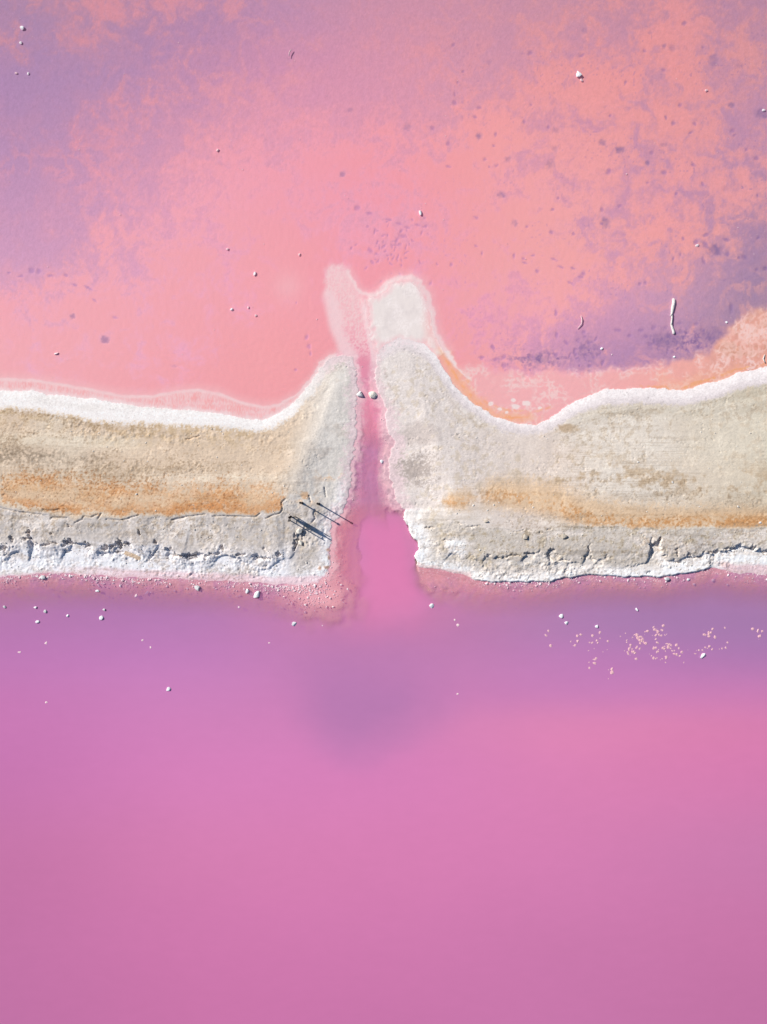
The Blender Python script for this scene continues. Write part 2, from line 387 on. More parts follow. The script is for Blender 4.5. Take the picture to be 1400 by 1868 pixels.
def ground_material(name, rough, grain, bump_d, scale):
    m, nt, out = mat_new(name)
    N, L = nt.nodes.new, nt.links.new
    at = N('ShaderNodeAttribute'); at.attribute_name = 'tint'
    tc = N('ShaderNodeTexCoord')
    n1 = N('ShaderNodeTexNoise'); n1.inputs['Scale'].default_value = scale; n1.inputs['Detail'].default_value = 5; n1.inputs['Roughness'].default_value = .65
    n2 = N('ShaderNodeTexNoise'); n2.inputs['Scale'].default_value = scale * 3.1; n2.inputs['Detail'].default_value = 4
    L(tc.outputs['Object'], n1.inputs['Vector']); L(tc.outputs['Object'], n2.inputs['Vector'])
    mr = N('ShaderNodeMapRange'); mr.inputs[1].default_value = .3; mr.inputs[2].default_value = .7
    mr.inputs[3].default_value = 1 - grain; mr.inputs[4].default_value = 1 + grain
    L(n1.outputs['Fac'], mr.inputs[0])
    vm = N('ShaderNodeVectorMath'); vm.operation = 'SCALE'
    L(at.outputs['Color'], vm.inputs[0]); L(mr.outputs[0], vm.inputs['Scale'])
    p = N('ShaderNodeBsdfPrincipled'); p.inputs['Roughness'].default_value = rough
    p.inputs['Specular IOR Level'].default_value = .25
    L(vm.outputs[0], p.inputs['Base Color'])
    b = N('ShaderNodeBump'); b.inputs['Strength'].default_value = .5; b.inputs['Distance'].default_value = bump_d
    L(n2.outputs['Fac'], b.inputs['Height']); L(b.outputs[0], p.inputs['Normal'])
    L(p.outputs[0], out.inputs[0])
    return m

def water_material(name, wave):
    m, nt, out = mat_new(name)
    N, L = nt.nodes.new, nt.links.new
    at = N('ShaderNodeAttribute'); at.attribute_name = 'tint'
    tf = N('ShaderNodeAttribute'); tf.attribute_name = 'turbidity'
    tr = N('ShaderNodeBsdfTransparent'); tr.inputs[0].default_value = (1, 1, 1, 1)
    df = N('ShaderNodeBsdfDiffuse'); L(at.outputs['Color'], df.inputs[0])
    mx = N('ShaderNodeMixShader'); L(tf.outputs['Fac'], mx.inputs[0]); L(tr.outputs[0], mx.inputs[1]); L(df.outputs[0], mx.inputs[2])
    gl = N('ShaderNodeBsdfGlossy'); gl.inputs['Roughness'].default_value = .06
    fr = N('ShaderNodeFresnel')                         # the node inverts the index on the underside: give it the inverse there
    ge = N('ShaderNodeNewGeometry'); ior = N('ShaderNodeMapRange')
    ior.inputs[3].default_value = 1.35; ior.inputs[4].default_value = 1 / 1.35
    L(ge.outputs['Backfacing'], ior.inputs[0]); L(ior.outputs[0], fr.inputs['IOR'])
    tc = N('ShaderNodeTexCoord')
    n1 = N('ShaderNodeTexNoise'); n1.inputs['Scale'].default_value = 1.6; n1.inputs['Detail'].default_value = 4
    mp = N('ShaderNodeMapping'); mp.inputs['Scale'].default_value = (1, 1.8, 1)
    L(tc.outputs['Object'], mp.inputs[0]); L(mp.outputs[0], n1.inputs['Vector'])
    b = N('ShaderNodeBump'); b.inputs['Strength'].default_value = .25; b.inputs['Distance'].default_value = wave
    L(n1.outputs['Fac'], b.inputs['Height']); L(b.outputs[0], gl.inputs['Normal']); L(b.outputs[0], fr.inputs['Normal'])
    m2 = N('ShaderNodeMixShader'); L(fr.outputs[0], m2.inputs[0]); L(mx.outputs[0], m2.inputs[1]); L(gl.outputs[0], m2.inputs[2])
    L(m2.outputs[0], out.inputs[0])
    return m

def solid_material(name, c1, c2, scale, rough=.85, bump=.01):
    m, nt, out = mat_new(name)
    N, L = nt.nodes.new, nt.links.new
    tc = N('ShaderNodeTexCoord'); n = N('ShaderNodeTexNoise'); n.inputs['Scale'].default_value = scale; n.inputs['Detail'].default_value = 6
    L(tc.outputs['Object'], n.inputs['Vector'])
    r = N('ShaderNodeValToRGB'); r.color_ramp.elements[0].position = .36; r.color_ramp.elements[1].position = .62
    r.color_ramp.elements[0].color = (*c1, 1); r.color_ramp.elements[1].color = (*c2, 1)
    L(n.outputs['Fac'], r.inputs[0])
    p = N('ShaderNodeBsdfPrincipled'); p.inputs['Roughness'].default_value = rough
    L(r.outputs[0], p.inputs['Base Color'])
    b = N('ShaderNodeBump'); b.inputs['Strength'].default_value = .6; b.inputs['Distance'].default_value = bump
    L(n.outputs['Fac'], b.inputs['Height']); L(b.outputs[0], p.inputs['Normal'])
    L(p.outputs[0], out.inputs[0])
    return m

# ------------------------------------------------------------------ grids
def axis(lo, hi, step, dense=None, dstep=None, far=4000.0, bands=None):
    a = []
    if bands:                                     # (start, step) bands, the last start is the end
        for (b0, s0), (b1, _) in zip(bands, bands[1:]): a += list(np.arange(b0, b1 - s0 * .5, s0))
        a.append(bands[-1][0]); step = .3
    elif dense:
        a = list(np.arange(lo, dense[0], step)) + list(np.arange(dense[0], dense[1], dstep)) + list(np.arange(dense[1], hi + step, step))
    else:
        a = list(np.arange(lo, hi + step, step))
    pre = []; x = a[0]; st = step * 2
    while x > -far: x -= st; pre.append(x); st *= 1.35
    post = []; x = a[-1]; st = step * 2
    while x < far: x += st; post.append(x); st *= 1.35
    return np.array(pre[::-1] + a + post, np.float64)

def link_mesh(name, verts, quads, mat, kind=None, attrs=None, smooth=True):
    me = bpy.data.meshes.new(name)
    nv, nf = len(verts), len(quads)
    me.vertices.add(nv); me.vertices.foreach_set('co', verts.astype(np.float32).ravel())
    k = quads.shape[1]
    me.loops.add(nf * k); me.loops.foreach_set('vertex_index', quads.astype(np.int32).ravel())
    me.polygons.add(nf)
    me.polygons.foreach_set('loop_start', np.arange(0, nf * k, k, dtype=np.int32))
    me.polygons.foreach_set('use_smooth', np.full(nf, smooth, bool))
    me.update(calc_edges=True)
    for an, (ty, arr) in (attrs or {}).items():
        at = me.attributes.new(an, ty, 'POINT')
        at.data.foreach_set('color' if ty == 'FLOAT_COLOR' else 'value', arr.astype(np.float32).ravel())
    me.materials.append(mat)
    o = bpy.data.objects.new(name, me); COL.objects.link(o)
    if kind: o['kind'] = kind
    return o

def grid_mesh(xs, ys):
    nx, ny = len(xs), len(ys)
    gx, gy = np.meshgrid(xs, ys)
    i = np.arange(nx * ny).reshape(ny, nx)
    q = np.stack([i[:-1, :-1], i[:-1, 1:], i[1:, 1:], i[1:, :-1]], -1).reshape(-1, 4)
    return gx.ravel(), gy.ravel(), q

def sub_mesh(name, verts, quads, keep, attrs, mat, kind):
    q = quads[keep]
    used = np.unique(q)
    remap = np.full(len(verts), -1, np.int64); remap[used] = np.arange(len(used))
    return link_mesh(name, verts[used], remap[q], mat, kind, {k: (t, a[used]) for k, (t, a) in attrs.items()})

# ------------------------------------------------------------------ ground: dyke banks and beds
gxs = axis(wx(-14), wx(1414), 0.05)
gys = axis(0, 0, 0, bands=[(wy(1882), .32), (wy(1230), .12), (wy(1100), .044), (wy(620), .085), (wy(-14), 0)])
GX, GY, GQ = grid_mesh(gxs, gys)
X = (GX * U + 700).astype(np.float32); Y = (934 - GY * U).astype(np.float32)
# fine wander so that no survey line stays smooth
inf = (np.abs(X - 700) < 1200) & (np.abs(Y - 934) < 1500)
wob = sm(2600, 900, np.abs(X - 700)) * sm(3000, 1200, np.abs(Y - 934))
w1 = fbm(X, Y, 34, 4, 1); w2 = fbm(X, Y, 34, 4, 2); w3 = fbm(X, Y, 9, 3, 3); w4 = fbm(X, Y, 9, 3, 4)
chn = 1 + 0.9 * sm(540, 600, X) * sm(800, 740, X)
Xw = X + wob * (3.0 * w1 + 1.5 * w3) * chn; Yw = Y + wob * (3.0 * w2 + 1.5 * w4)
dW, dE = shore(Xw, Yw)
rag1 = (3.0 * fbm(X, Y * 0.5, 26, 4, 12) + 1.2 * fbm(X, Y, 5, 2, 15)) * wob
rag2 = (13 * fbm(X, Y * 0.3, 46, 5, 13, .55) + 3.6 * w3 + 3 * w1 + 2.6 * fbm(X, Y, 5, 2, 14)) * wob
Z, D, CUT = base_height(Xw, Yw, dW, dE, rag1, rag2)
west = dW > 0; east = dE > 0; land = D > 0

# apparent colours as seen in daylight, turned into albedo at the end
C = np.zeros((len(X), 3), np.float32)
# --- pond bed (north)
psal = grid_field(X, Y, NX, NCY, NSAL); ppur = grid_field(X, Y, NX, NCY, NPUR)
pf = grid_field(X + 30 * fbm(X, Y, 120, 2, 20), Y + 30 * fbm(X, Y, 120, 2, 21), NX, NY, NP)[:, 0]
wpx = X + 22 * fbm(X, Y, 70, 4, 22); wpy = Y + 22 * fbm(X, Y, 70, 4, 23)
n_big = fbm(wpx, wpy, 120, 6, 24, 0.62)
n_fine = fbm(wpx, wpy, 26, 4, 25, 0.6)
n_tiny = fbm(X + 3 * w3, Y + 3 * w4, 9, 3, 29, .65)
edge = pf + 0.56 * n_big + 0.30 * n_fine + 0.16 * n_tiny - 0.52
hard = sm(-0.2, 0.2, edge); softm = sm(-0.45, 0.5, edge)
P = (0.38 * hard + 0.62 * softm) * (1 - .12 * sm(-.2, .5, fbm(X, Y, 60, 4, 62)))
psal = psal + np.array([-2, 5, 0], np.float32) * sm(650, 1000, X)[:, None] + np.array([0, 0, -5], np.float32) * sm(330, 480, Y)[:, None]
psal = np.minimum(psal + np.array([0, 5, 5], np.float32), 250); ppur = ppur + np.array([0, 4, 3], np.float32)
C[:] = psal
paint(C, ppur, P)
paint(C, ppur - 6, 0.55 * sm(0.25, 0.6, n_fine + 0.5 * n_big) * sm(0.05, 0.35, pf) * (1 - P))
wisp = sm(0.4, 0.75, ridged(wpx, wpy, 40, 3, 26)) * P
paint(C, psal, 0.5 * wisp * sm(-.1, .5, fbm(X, Y, 130, 3, 27)))
C *= (1 + 0.018 * w3 + 0.016 * fbm(X, Y, 4, 2, 28) + np.random.default_rng(8).normal(0, .010, len(X)).astype(np.float32))[:, None]
paint(C, ppur * np.array([.9, .9, .97], np.float32), 0.6 * sm(.45, .8, fbm(X, Y, 5.5, 2, 73)) * sm(-.1, .4, fbm(X, Y, 80, 3, 74)) * sm(650, 900, X))
spots = spot_mask(X, Y, STEPS, 1)
blots = spot_mask(X, Y, BLOTS)
paint(C, ppur * np.array([.84, .84, .95], np.float32), 0.85 * spots)
churn = np.maximum(np.exp(-((X - 985) / 62) ** 2 - ((Y - 655) / 16) ** 2), np.maximum(np.exp(-((X - 1255) / 60) ** 2 - ((Y - 622) / 24) ** 2), .7 * np.exp(-((X - 1072) / 24) ** 2 - ((Y - 640) / 26) ** 2)))
paint(C, (140, 108, 156), 0.8 * churn * sm(-.05, .35, fbm(X, Y, 11, 4, 58, .6)))
paint(C, (226, 170, 178), 0.6 * churn * sm(.35, .75, ridged(X + 3 * w3, Y + 3 * w4, 10, 3, 59)))
paint(C, np.array([138, 110, 152], np.float32), 0.75 * blots * (0.6 + 0.6 * sm(-.3, .4, n_fine)))
# pale haze of salt round the fan
m = np.exp(-(((X - 525) / 26) ** 2 + ((Y - 522) / 26) ** 2)) * 0.55
paint(C, (244, 190, 196), m)
# --- salt shelf on the right shore
E_SHELF = [(795, 600), (812, 632), (835, 664), (870, 668), (940, 681), (1000, 676), (1060, 679), (1120, 673), (1180, 667), (1240, 656), (1295, 642), (1325, 606), (1345, 580), (1400, 558), (1520, 540)]
shy = line(Xw, E_SHELF) + 9 * fbm(X, Y, 34, 4, 30, .6)
rs = (X > 790) & ~land
m = sm(-9, 12, Y - shy + 7 * n_fine) * rs
shelf = np.stack([np.interp(X, [800, 900, 1050, 1200, 1300, 1400], v) for v in ([246, 248, 247, 240, 226, 224], [182, 188, 186, 178, 168, 168], [184, 190, 188, 172, 156, 152])], -1).astype(np.float32)
shelf *= (1 + 0.03 * n_fine + 0.02 * w3)[:, None]
paint(C, shelf, m)
lace = sm(0.30, 0.72, ridged(X + 3 * w3, Y + 3 * w4, 11, 3, 31)) * sm(-.3, .3, fbm(X, Y, 46, 3, 32))
paint(C, (252, 226, 222), 0.75 * lace * m)
dN = -D                                              # distance out from dry ground
orange = m * sm(34, 6, dN + 10 * w1) * (sm(1010, 960, X) + sm(1150, 1230, X))
paint(C, (238, 182, 152), 0.5 * orange * sm(0.1, 0.6, 0.4 + n_big))
od = path_dist(Xw, Yw, [(806, 640), (818, 662), (835, 690), (858, 722), (880, 741), (905, 756), (935, 764), (965, 762)])
paint(C, (247, 188, 152), 0.7 * sm(16, 2, od + 5 * w1 + 2 * w3) * ~land)
paint(C, (238, 170, 120), 0.7 * sm(3.4, .6, od + 2.4 * w1) * sm(-.3, .3, w3 + w2) * ~land)
od = path_dist(Xw, Yw, [(838, 676), (862, 706), (890, 736), (930, 750), (975, 748), (1010, 744)])
paint(C, (240, 172, 130), 0.55 * sm(3.4, .5, od + 3.5 * w1) * sm(-.3, .3, w3 + w2) * ~land)
od = path_dist(Xw, Yw, [(1170, 704), (1215, 707), (1245, 708), (1290, 694), (1340, 676), (1400, 662)])
paint(C, (232, 168, 116), 0.65 * sm(3.4, .5, od + 3 * w1) * sm(-.4, .2, w3 + w2) * ~land)
for fx, fy, fr in ((896, 736, 7), (936, 730, 5), (940, 742, 7), (960, 736, 7), (912, 746, 5), (925, 752, 4), (985, 744, 5)):
    paint(C, (250, 238, 234), 0.9 * sm(1.0, .6, np.hypot((X - fx) / fr, (Y - fy) / (fr * .7)) + .5 * w3 + .4 * w1) * ~land)
m = sm(1290, 1330, X) * sm(-6, 20, Y - shy) * sm(14, 30, dN)
paint(C, (200, 150, 128), 0.6 * m * sm(-.1, .4, n_fine))
paint(C, (246, 214, 206), 0.5 * m * sm(.3, .7, ridged(X + 4 * w3, Y + 4 * w4, 16, 3, 47)))
# --- left shore: white lace line and pink shelf
foam = line(Xw, W_FOAM)
ls = (X < 640) & ~land & (Y < 780)
m = sm(-3, 3, Y - foam) * ls
paint(C, (243, 190, 192), m)
paint(C, (238, 172, 172), 0.8 * m * sm(-.1, .4, n_fine + w1 * .5))
strand = sm(0.35, 0.85, 1 - np.abs(perlin(X / 3.2 + .5 * w1, Y / 16.0, 33)) * 1.8)
paint(C, (252, 226, 226), 0.6 * m * strand)
paint(C, (253, 236, 235), (0.6 + .3 * sm(-.3, .4, w1)) * sm(4.6, .5, np.abs(Y - foam + 1.6 * w1 + .8 * w3)) * ls)
paint(C, (251, 208, 210), 0.5 * sm(-22, 1, Y - foam) * sm(8, 0, Y - foam) * ls * (Y < foam + 8))
paint(C, (250, 232, 232), 0.8 * sm(9, 0, dN + 3 * w1) * ls)
# --- fan and spit at the pond mouth
fan = sdf(Xw, Yw, FAN)
fm = sm(-5, 9, fan) * ~land
fcol = np.stack([np.interp(Y, [480, 520, 580, 620, 660], v) for v in ([240, 240, 238, 232, 222], [198, 198, 188, 172, 146], [204, 202, 194, 184, 168])], -1).astype(np.float32)
paint(C, fcol, fm * 0.92)
lace2 = sm(0.28, 0.7, ridged(X + 1.5 * w3, Y + 1.5 * w4, 5.5, 2, 35))
paint(C, (250, 222, 222), 0.7 * lace2 * fm * sm(668, 620, Y + 10 * w1))
edgeln = path_dist(Xw, Yw, [(635, 497), (646, 515), (660, 532), (676, 538), (692, 531), (710, 514), (728, 505), (748, 504), (768, 514), (782, 540), (789, 575), (797, 606), (810, 636), (832, 668), (856, 692)])
pd = path_dist(Xw, Yw, [(600, 540), (612, 590), (626, 630), (642, 655), (650, 690)])
paint(C, (238, 208, 211), 0.85 * sm(19, 5, pd + 4 * w1 + 2 * w3) * ~land)
pd = path_dist(Xw, Yw, [(668, 560), (678, 610), (688, 665), (694, 690)])
paint(C, (236, 214, 216), 0.85 * sm(13, 4, pd + 3 * w1 + 2 * w3) * ~land)
spit = sdf(Xw, Yw, SPIT)
spm = sm(-4, 5, spit) * ~land * (1 - sm(768, 800, X + 4 * w1) * sm(600, 645, Y + 6 * w1))
paint(C, (240, 196, 200), spm)
paint(C, (234, 224, 220), 0.97 * sm(-1, 17, spit + 6 * w1 + 3 * w3) * ~land)
paint(C, (220, 209, 207), 0.5 * sm(10, 26, spit) * sm(0, .5, n_fine) * ~land)
paint(C, (243, 190, 186), 0.7 * sm(762, 790, X + 5 * w1) * sm(540, 600, Y) * spm)
paint(C, (254, 240, 238), 0.97 * sm(7.5, 1.0, edgeln + 1.6 * w1 + w3 + 4 * sm(640, 700, Y)) * ~land)
paint(C, (250, 205, 210), 0.45 * sm(22, 2, edgeln) * ~land * (spit < 0) * (Y < 640))
paint(C, (250, 240, 238), 0.6 * lace2 * spm * sm(-.2, .4, w1))
# --- channel and lake bed (south): brown pink gravelly shelf going under
sb = ~land & ~pond_side(X, Y)
sbed = np.zeros_like(C); sbed[:] = (196, 138, 168)
sbed = sbed + (np.array([212, 152, 166], np.float32) - sbed) * sm(-.4, .5, n_fine + n_big)[:, None]
paint(sbed, (222, 150, 168), sm(690, 720, X) * 0 + sm(760, 690, X) * sm(520, 590, X) * sm(900, 930, Y) * sm(1180, 1090, Y))
paint(sbed, (230, 156, 168), sm(700, 660, X) * sm(590, 610, X) * sm(900, 950, Y) * sm(1150, 1060, Y) * 0.95)
paint(sbed, (224, 148, 172), sm(860, 780, Y) * 1.0)
paint(sbed, (190, 132, 166), sm(790, 830, Y + 8 * w1) * sm(945, 905, Y))
rim = sm(19, 2, dN + 5 * w1 + 3 * w3) * sm(940, 880, Y) * (X > 600) * (X < 770)
paint(sbed, (228, 192, 200), 0.9 * rim)
rim2 = sm(42, 8, dN + 6 * w1) * (X > 690) * (X < 760) * sm(770, 800, Y) * sm(940, 915, Y)
paint(sbed, (204, 168, 178), 0.8 * rim2)
lace3 = sm(0.32, 0.72, ridged(X + 3 * w3, Y + 3 * w4, 13, 3, 37))
paint(sbed, (244, 206, 212), 0.6 * lace3 * sm(30, 6, dN) * (X > 590) * (X < 770) * (Y < 1060))
paint(sbed, (240, 196, 202), 0.8 * sm(16, 2, dN + 5 * w1) * sm(500, 580, X) * (X < 660) * (Y > 930) * sm(1110, 1070, Y))
paint(sbed, (240, 182, 190), 0.85 * sm(1.25, .5, np.hypot((X - 588) / 80, (Y - 1094) / 50) + .25 * w1 + .2 * n_fine) * (Y > 1030))
paint(sbed, (216, 152, 160), 0.8 * sm(34, 8, dN + 9 * w1) * sm(755, 775, X) * sm(960, 860, X) * (Y > 1025))
for bx_, by_, br_ in ((1155, 1108, 15), (1203, 1113, 14)):
    paint(sbed, (176, 130, 146), 0.8 * sm(1.1, .6, np.hypot((X - bx_) / br_, (Y - by_) / (br_ * .7)) + .3 * w1))
paint(sbed, (186, 142, 138), 0.7 * np.exp(-((X - 95) / 70) ** 2 - ((Y - 1095) / 18) ** 2) * sm(-.4, .3, n_big + n_fine))
inch = (X > 600) * (X < 770) * sm(950, 915, Y)
paint(sbed, (206, 140, 168), 0.5 * inch * sm(-.1, .5, n_fine) * sm(8, 20, dN))
paint(sbed, (236, 186, 194), 0.45 * inch * sm(.0, .5, w1 - .4 * n_fine) * sm(30, 8, dN))
sbed *= (1 + 0.05 * w3 + 0.03 * fbm(X, Y, 5, 2, 38))[:, None]
gr = fbm(X, Y, 3.2, 2, 39)
paint(sbed, (238, 196, 206), 0.6 * sm(.25, .6, gr) * sm(34, 4, dN) * (Y > 1040))
C[sb] = sbed[sb]
nb = ~land & ~sb
paint(C, (224, 148, 172), sm(655, 690, Y) * nb * (X > 632) * (X < 705))
paint(C, (228, 196, 202), 0.8 * rim * nb * sm(628, 660, Y) * (X > 628) * (X < 705))
paint(C, (250, 226, 228), 0.6 * rim * lace3 * nb * sm(628, 660, Y) * (X > 628) * (X < 705))

# --- banks
def lowish(Y, a, b_, w_): return np.where(w_, Y > a, Y > b_)
g0 = fbm(X, Y, 2.6, 2, 45, .7); g1 = fbm(X, Y, 5, 3, 40, .65); g2 = fbm(X, Y, 14, 4, 41, .6); g3 = fbm(X, Y, 60, 4, 42, .55, 2.2); g4 = fbm(X, Y, 180, 4, 43, .5, 2.5)
gg = 0.9 * g1 + 0.9 * g2 + 0.5 * g3 + 0.5 * g0            # breaks up the edge of every stain and crust
def rg(w, dd, k=1.0): return sm(-w, w, dd + gg * w * 1.3 * k)
B = np.zeros_like(C)
# west
c = line(Xw, W_TAN) + 4 * g2; t1 = line(Xw, W_T1) + rag1; t2 = line(Xw, W_T2) + rag2; s = line(Xw, W_SOUTH); b = line(Xw, W_NORTH)
BW = np.zeros_like(C); BW[:] = (244, 242, 240)
paint(BW, (228, 226, 222), 0.6 * sm(.0, .6, fbm(X, Y, 30, 4, 44, .5, 4)))
tan = rg(6, Yw - c - 1)
near = sm(500, 585, X + 0.25 * (Y - 850) + 10 * g3)               # greyer, saltier ground towards the channel
paint(BW, (214, 196, 174), tan)
paint(BW, (224, 214, 194), 0.8 * tan * np.exp(-((Y - 803 - X * .02) / 14) ** 2) * sm(300, 200, X))
paint(BW, (190, 172, 148), 0.75 * tan * sm(-.05, .55, g3 + .5 * g2 + .5 * g1) * sm(20, 60, Y - c))
paint(BW, (198, 176, 142), 0.7 * tan * sm(-.3, .3, g2 + .5 * g1) * sm(46, 6, Y - c + 10 * g3) * sm(520, 430, X))
paint(BW, (160, 147, 130), 0.9 * sm(-.5, .3, g2 + g1) * tan * np.exp(-((Y - 832 - X * .03) / 18) ** 2) * sm(260, 120, X + 60 * g4))
paint(BW, (226, 216, 198), 0.6 * tan * sm(.1, .6, g4 - .3 * g3))
paint(BW, (228, 214, 194), 0.75 * tan * np.exp(-((Y - 872 - 14 * sm(120, 0, X) + X * .0) / 9) ** 2) * sm(230, 330, X))
ob = np.interp(X, [0, 20, 120, 200, 300, 420, 470, 520, 640], [900, 868, 872, 886, 890, 884, 886, 905, 905]) + 6 * g3 + 3 * g2
oe = t1 - np.interp(X, [0, 60, 120, 250, 400, 520], [10, 12, 14, 8, 7, 4])
om = rg(15, Yw - ob - 2) * (.62 + .38 * sm(-.4, .3, g3 + .5 * g2)) * rg(4, oe - Yw) * rg(8, X - 10) * rg(4, 520 - X)
paint(BW, (216, 182, 144), om)
paint(BW, (206, 146, 94), 0.95 * om * sm(-.45, .5, g3 * .7 + .6 * g2 + .5 * g1 + 0.9 * sm(28, 0, oe - Y) - .4 + .25 * sm(180, 260, X)))
paint(BW, (226, 202, 176), 0.7 * om * sm(.05, .5, g2 - .3 * g3 + .5 * g1))
paint(BW, (170, 122, 84), 0.6 * om * sm(.35, .7, g1 + .5 * g0))
low = sm(-3, 3, Yw - t1 + 4)
paint(BW, (197, 192, 187), low)
paint(BW, (190, 180, 164), 0.7 * low * sm(-.15, .45, g2 + .5 * g3 + .6 * g1))
paint(BW, (232, 228, 224), 0.6 * low * sm(.1, .5, g3 - .5 * g2 + .4 * g1))
wl = rg(16, Yw - t2 + 2) * sm(550, 515, X)
wht = np.maximum(wl, rg(20, 26 - (s - Y)))
paint(BW, (238, 240, 246), wht)
paint(BW, (208, 205, 202), 0.7 * wht * sm(.0, .6, g3 + .7 * g2))
paint(BW, (214, 212, 211), 0.5 * wht * sm(0.05, .5, g2 + .6 * g1))
paint(BW, (222, 219, 212), near * (1 - om) * sm(-20, 10, t1 - Y + 14))
paint(BW, (192, 184, 174), 0.6 * near * sm(.1, .5, g3 + .3 * g2) * (1 - low))
paint(BW, (220, 182, 146), 0.8 * sm(.0, .4, g2) * np.exp(-((X - 606) / 26) ** 2 - ((Y - 868) / 8) ** 2))
paint(BW, (214, 172, 130), 0.8 * sm(-.2, .4, g2) * np.exp(-((X - 560) / 18) ** 2 - ((Y - 906) / 16) ** 2))
chs = sm(34, 8, dW + 6 * w1) * (X > 560) * sm(640, 700, Y)
paint(BW, (247, 246, 249), 0.9 * chs * sm(860, 890, Y) * sm(-.5, .3, g2 + .4 * g1 + .3))
paint(BW, (228, 216, 216), 0.7 * sm(16, 2, dW + 4 * w1) * (X > 590) * sm(900, 860, Y))
paint(BW, (226, 200, 208), 0.85 * sm(19, 9, (s - Y) + 3 * w1) * sm(60, 250, X))
paint(BW, (225, 190, 200), 0.8 * sm(6, 0, dW) * (Y > 1000))
paint(BW, (168, 122, 92), 0.85 * spot_mask(X, Y, BANK_PRINTS))
paint(BW, (196, 172, 142), 0.8 * path_dist(X, Y, [(232, 1009), (246, 1014), (254, 1018)]).__lt__(4).astype(np.float32))
# east
c = line(Xw, E_TAN) + 3 * g2; t1e = line(Xw, E_T1) + rag1; t2e = line(Xw, E_T2) + rag2; s = line(Xw, E_SOUTH)
BE = np.zeros_like(C); BE[:] = (240, 235, 235)
bandw = sm(-18, -6, Yw - c)
paint(BE, (226, 219, 220), 0.85 * bandw)
paint(BE, (214, 206, 204), 0.6 * np.exp(-((Yw - c + 2) / 2.5) ** 2))
tan = rg(4, Yw - c - 1)
base = np.stack([np.interp(X, [690, 850, 1000, 1150, 1400], v) for v in ([223, 221, 217, 214, 211], [217, 213, 206, 203, 203], [213, 207, 196, 189, 184])], -1).astype(np.float32)
paint(BE, base, tan)
paint(BE, (197, 187, 165), 0.75 * tan * sm(34, 8, Yw - c - 6 * g3) * sm(1010, 1100, X))
paint(BE, (209, 209, 197), 0.28 * tan * sm(1180, 1320, X + 60 * g4) * sm(870, 820, Y))
paint(BE, (228, 224, 214), 0.6 * tan * sm(.0, .5, g4))
paint(BE, (196, 184, 164), 0.5 * tan * sm(.1, .5, g2 + .4 * g3))
paint(BE, (184, 164, 136), 0.75 * tan * sm(-.1, .45, g3 + .6 * g2) * np.exp(-((Y - (868 + (X - 1000) * .035)) / 26) ** 2) * sm(900, 1010, X))
oc = np.interp(X, [800, 830, 900, 1000, 1060, 1150, 1260, 1400], [912, 914, 898, 910, 932, 944, 946, 945])
ow = np.interp(X, [800, 830, 900, 1000, 1100, 1400], [13, 18, 25, 31, 28, 23])
om = sm(1.5, .3, np.abs(Y - oc + 7 * g3) / ow + .45 * gg) * sm(800, 826, X + 8 * g2) * (1 - 0.75 * np.exp(-((X - 868) / 18) ** 2)) * rg(5, t1e - 2 - Yw)
paint(BE, (218, 190, 156), 0.85 * om)
paint(BE, (202, 148, 94), 0.95 * om * sm(-.3, .5, g3 * .6 + .6 * g2 + .5 * g1 + .3 * sm(980, 1080, X) - .1) * sm(-16, 8, Y - oc))
paint(BE, (186, 160, 128), 0.5 * om * sm(.1, .5, g2) * sm(6, -14, Y - oc))
low = rg(5, Yw - t1e)
paint(BE, (199, 193, 184), low)
paint(BE, (188, 178, 156), 0.7 * low * sm(-.1, .5, g2 + .5 * g3 + .4 * g1))
paint(BE, (228, 222, 216), 0.6 * low * sm(.1, .5, g3 - .5 * g2 + .4 * g1))
wl = rg(7, Yw - t2e) * sm(900, 912, X)
wht = np.maximum(wl * (0.35 + 0.65 * sm(1190, 1215, X)), np.maximum(rg(10, 18 - (s - Y)), rg(14, 26 - dE) * sm(830, 770, X) * sm(905, 965, Y + 26 * g2)))
paint(BE, (246, 247, 248), wht)
paint(BE, (214, 210, 205), 0.55 * wht * sm(.0, .6, g3 + .7 * g2))
paint(BE, (204, 206, 206), 0.5 * wht * sm(.05, .5, g2))
paint(BE, (244, 243, 242), 0.9 * sm(1.2, .5, np.hypot((X - 832) / 24, (Y - 1000) / 20) + .35 * g2))
paint(BE, (208, 192, 192), 0.85 * rg(12, 18 - dE) * sm(800, 760, X) * sm(700, 780, Y) * sm(915, 880, Y))
paint(BE, (172, 162, 155), 0.8 * sm(1.3, .3, np.hypot((X - 758) / 36, (Y - 857) / 26) + .9 * gg) + 0 * X)
paint(BE, (236, 232, 230), 0.8 * sm(.3, .6, g1) * np.exp(-((X - 736) / 8) ** 2 - ((Y - 866) / 16) ** 2))
paint(BE, (196, 186, 180), 0.7 * sm(1.2, .6, np.hypot((X - 765) / 36, (Y - 792) / 22) + .4 * g2))
paint(BE, (190, 182, 176), 0.6 * sm(20, 5, np.abs(dE - 10) + 5 * w1) * (X < 730) * sm(640, 670, Y) * sm(760, 700, Y) * sm(-.1, .4, g2))
paint(BE, (226, 196, 196), 0.8 * sm(9, 1, dE + 3 * w1) * (X < 860) * (Y > 1025))
paint(BE, (222, 196, 202), 0.9 * sm(20, 9, (s - Y) + 3 * w1) * sm(1300, 1330, X))
paint(BE, (188, 166, 138), 0.8 * sm(1.2, .5, np.hypot((X - 1035) / 20, (Y - 782) / 9) + .5 * g2))
fade = sm(600, 640, Y) * sm(1050, 900, Y)
paint(BW, (227, 208, 211), 0.9 * rg(9, 13 - dW) * sm(560, 620, X) * fade)
paint(BE, (222, 203, 206), 0.9 * rg(10, 8 + 12 * sm(735, 770, Y) - dE) * sm(790, 730, X) * fade * (Y < 930))
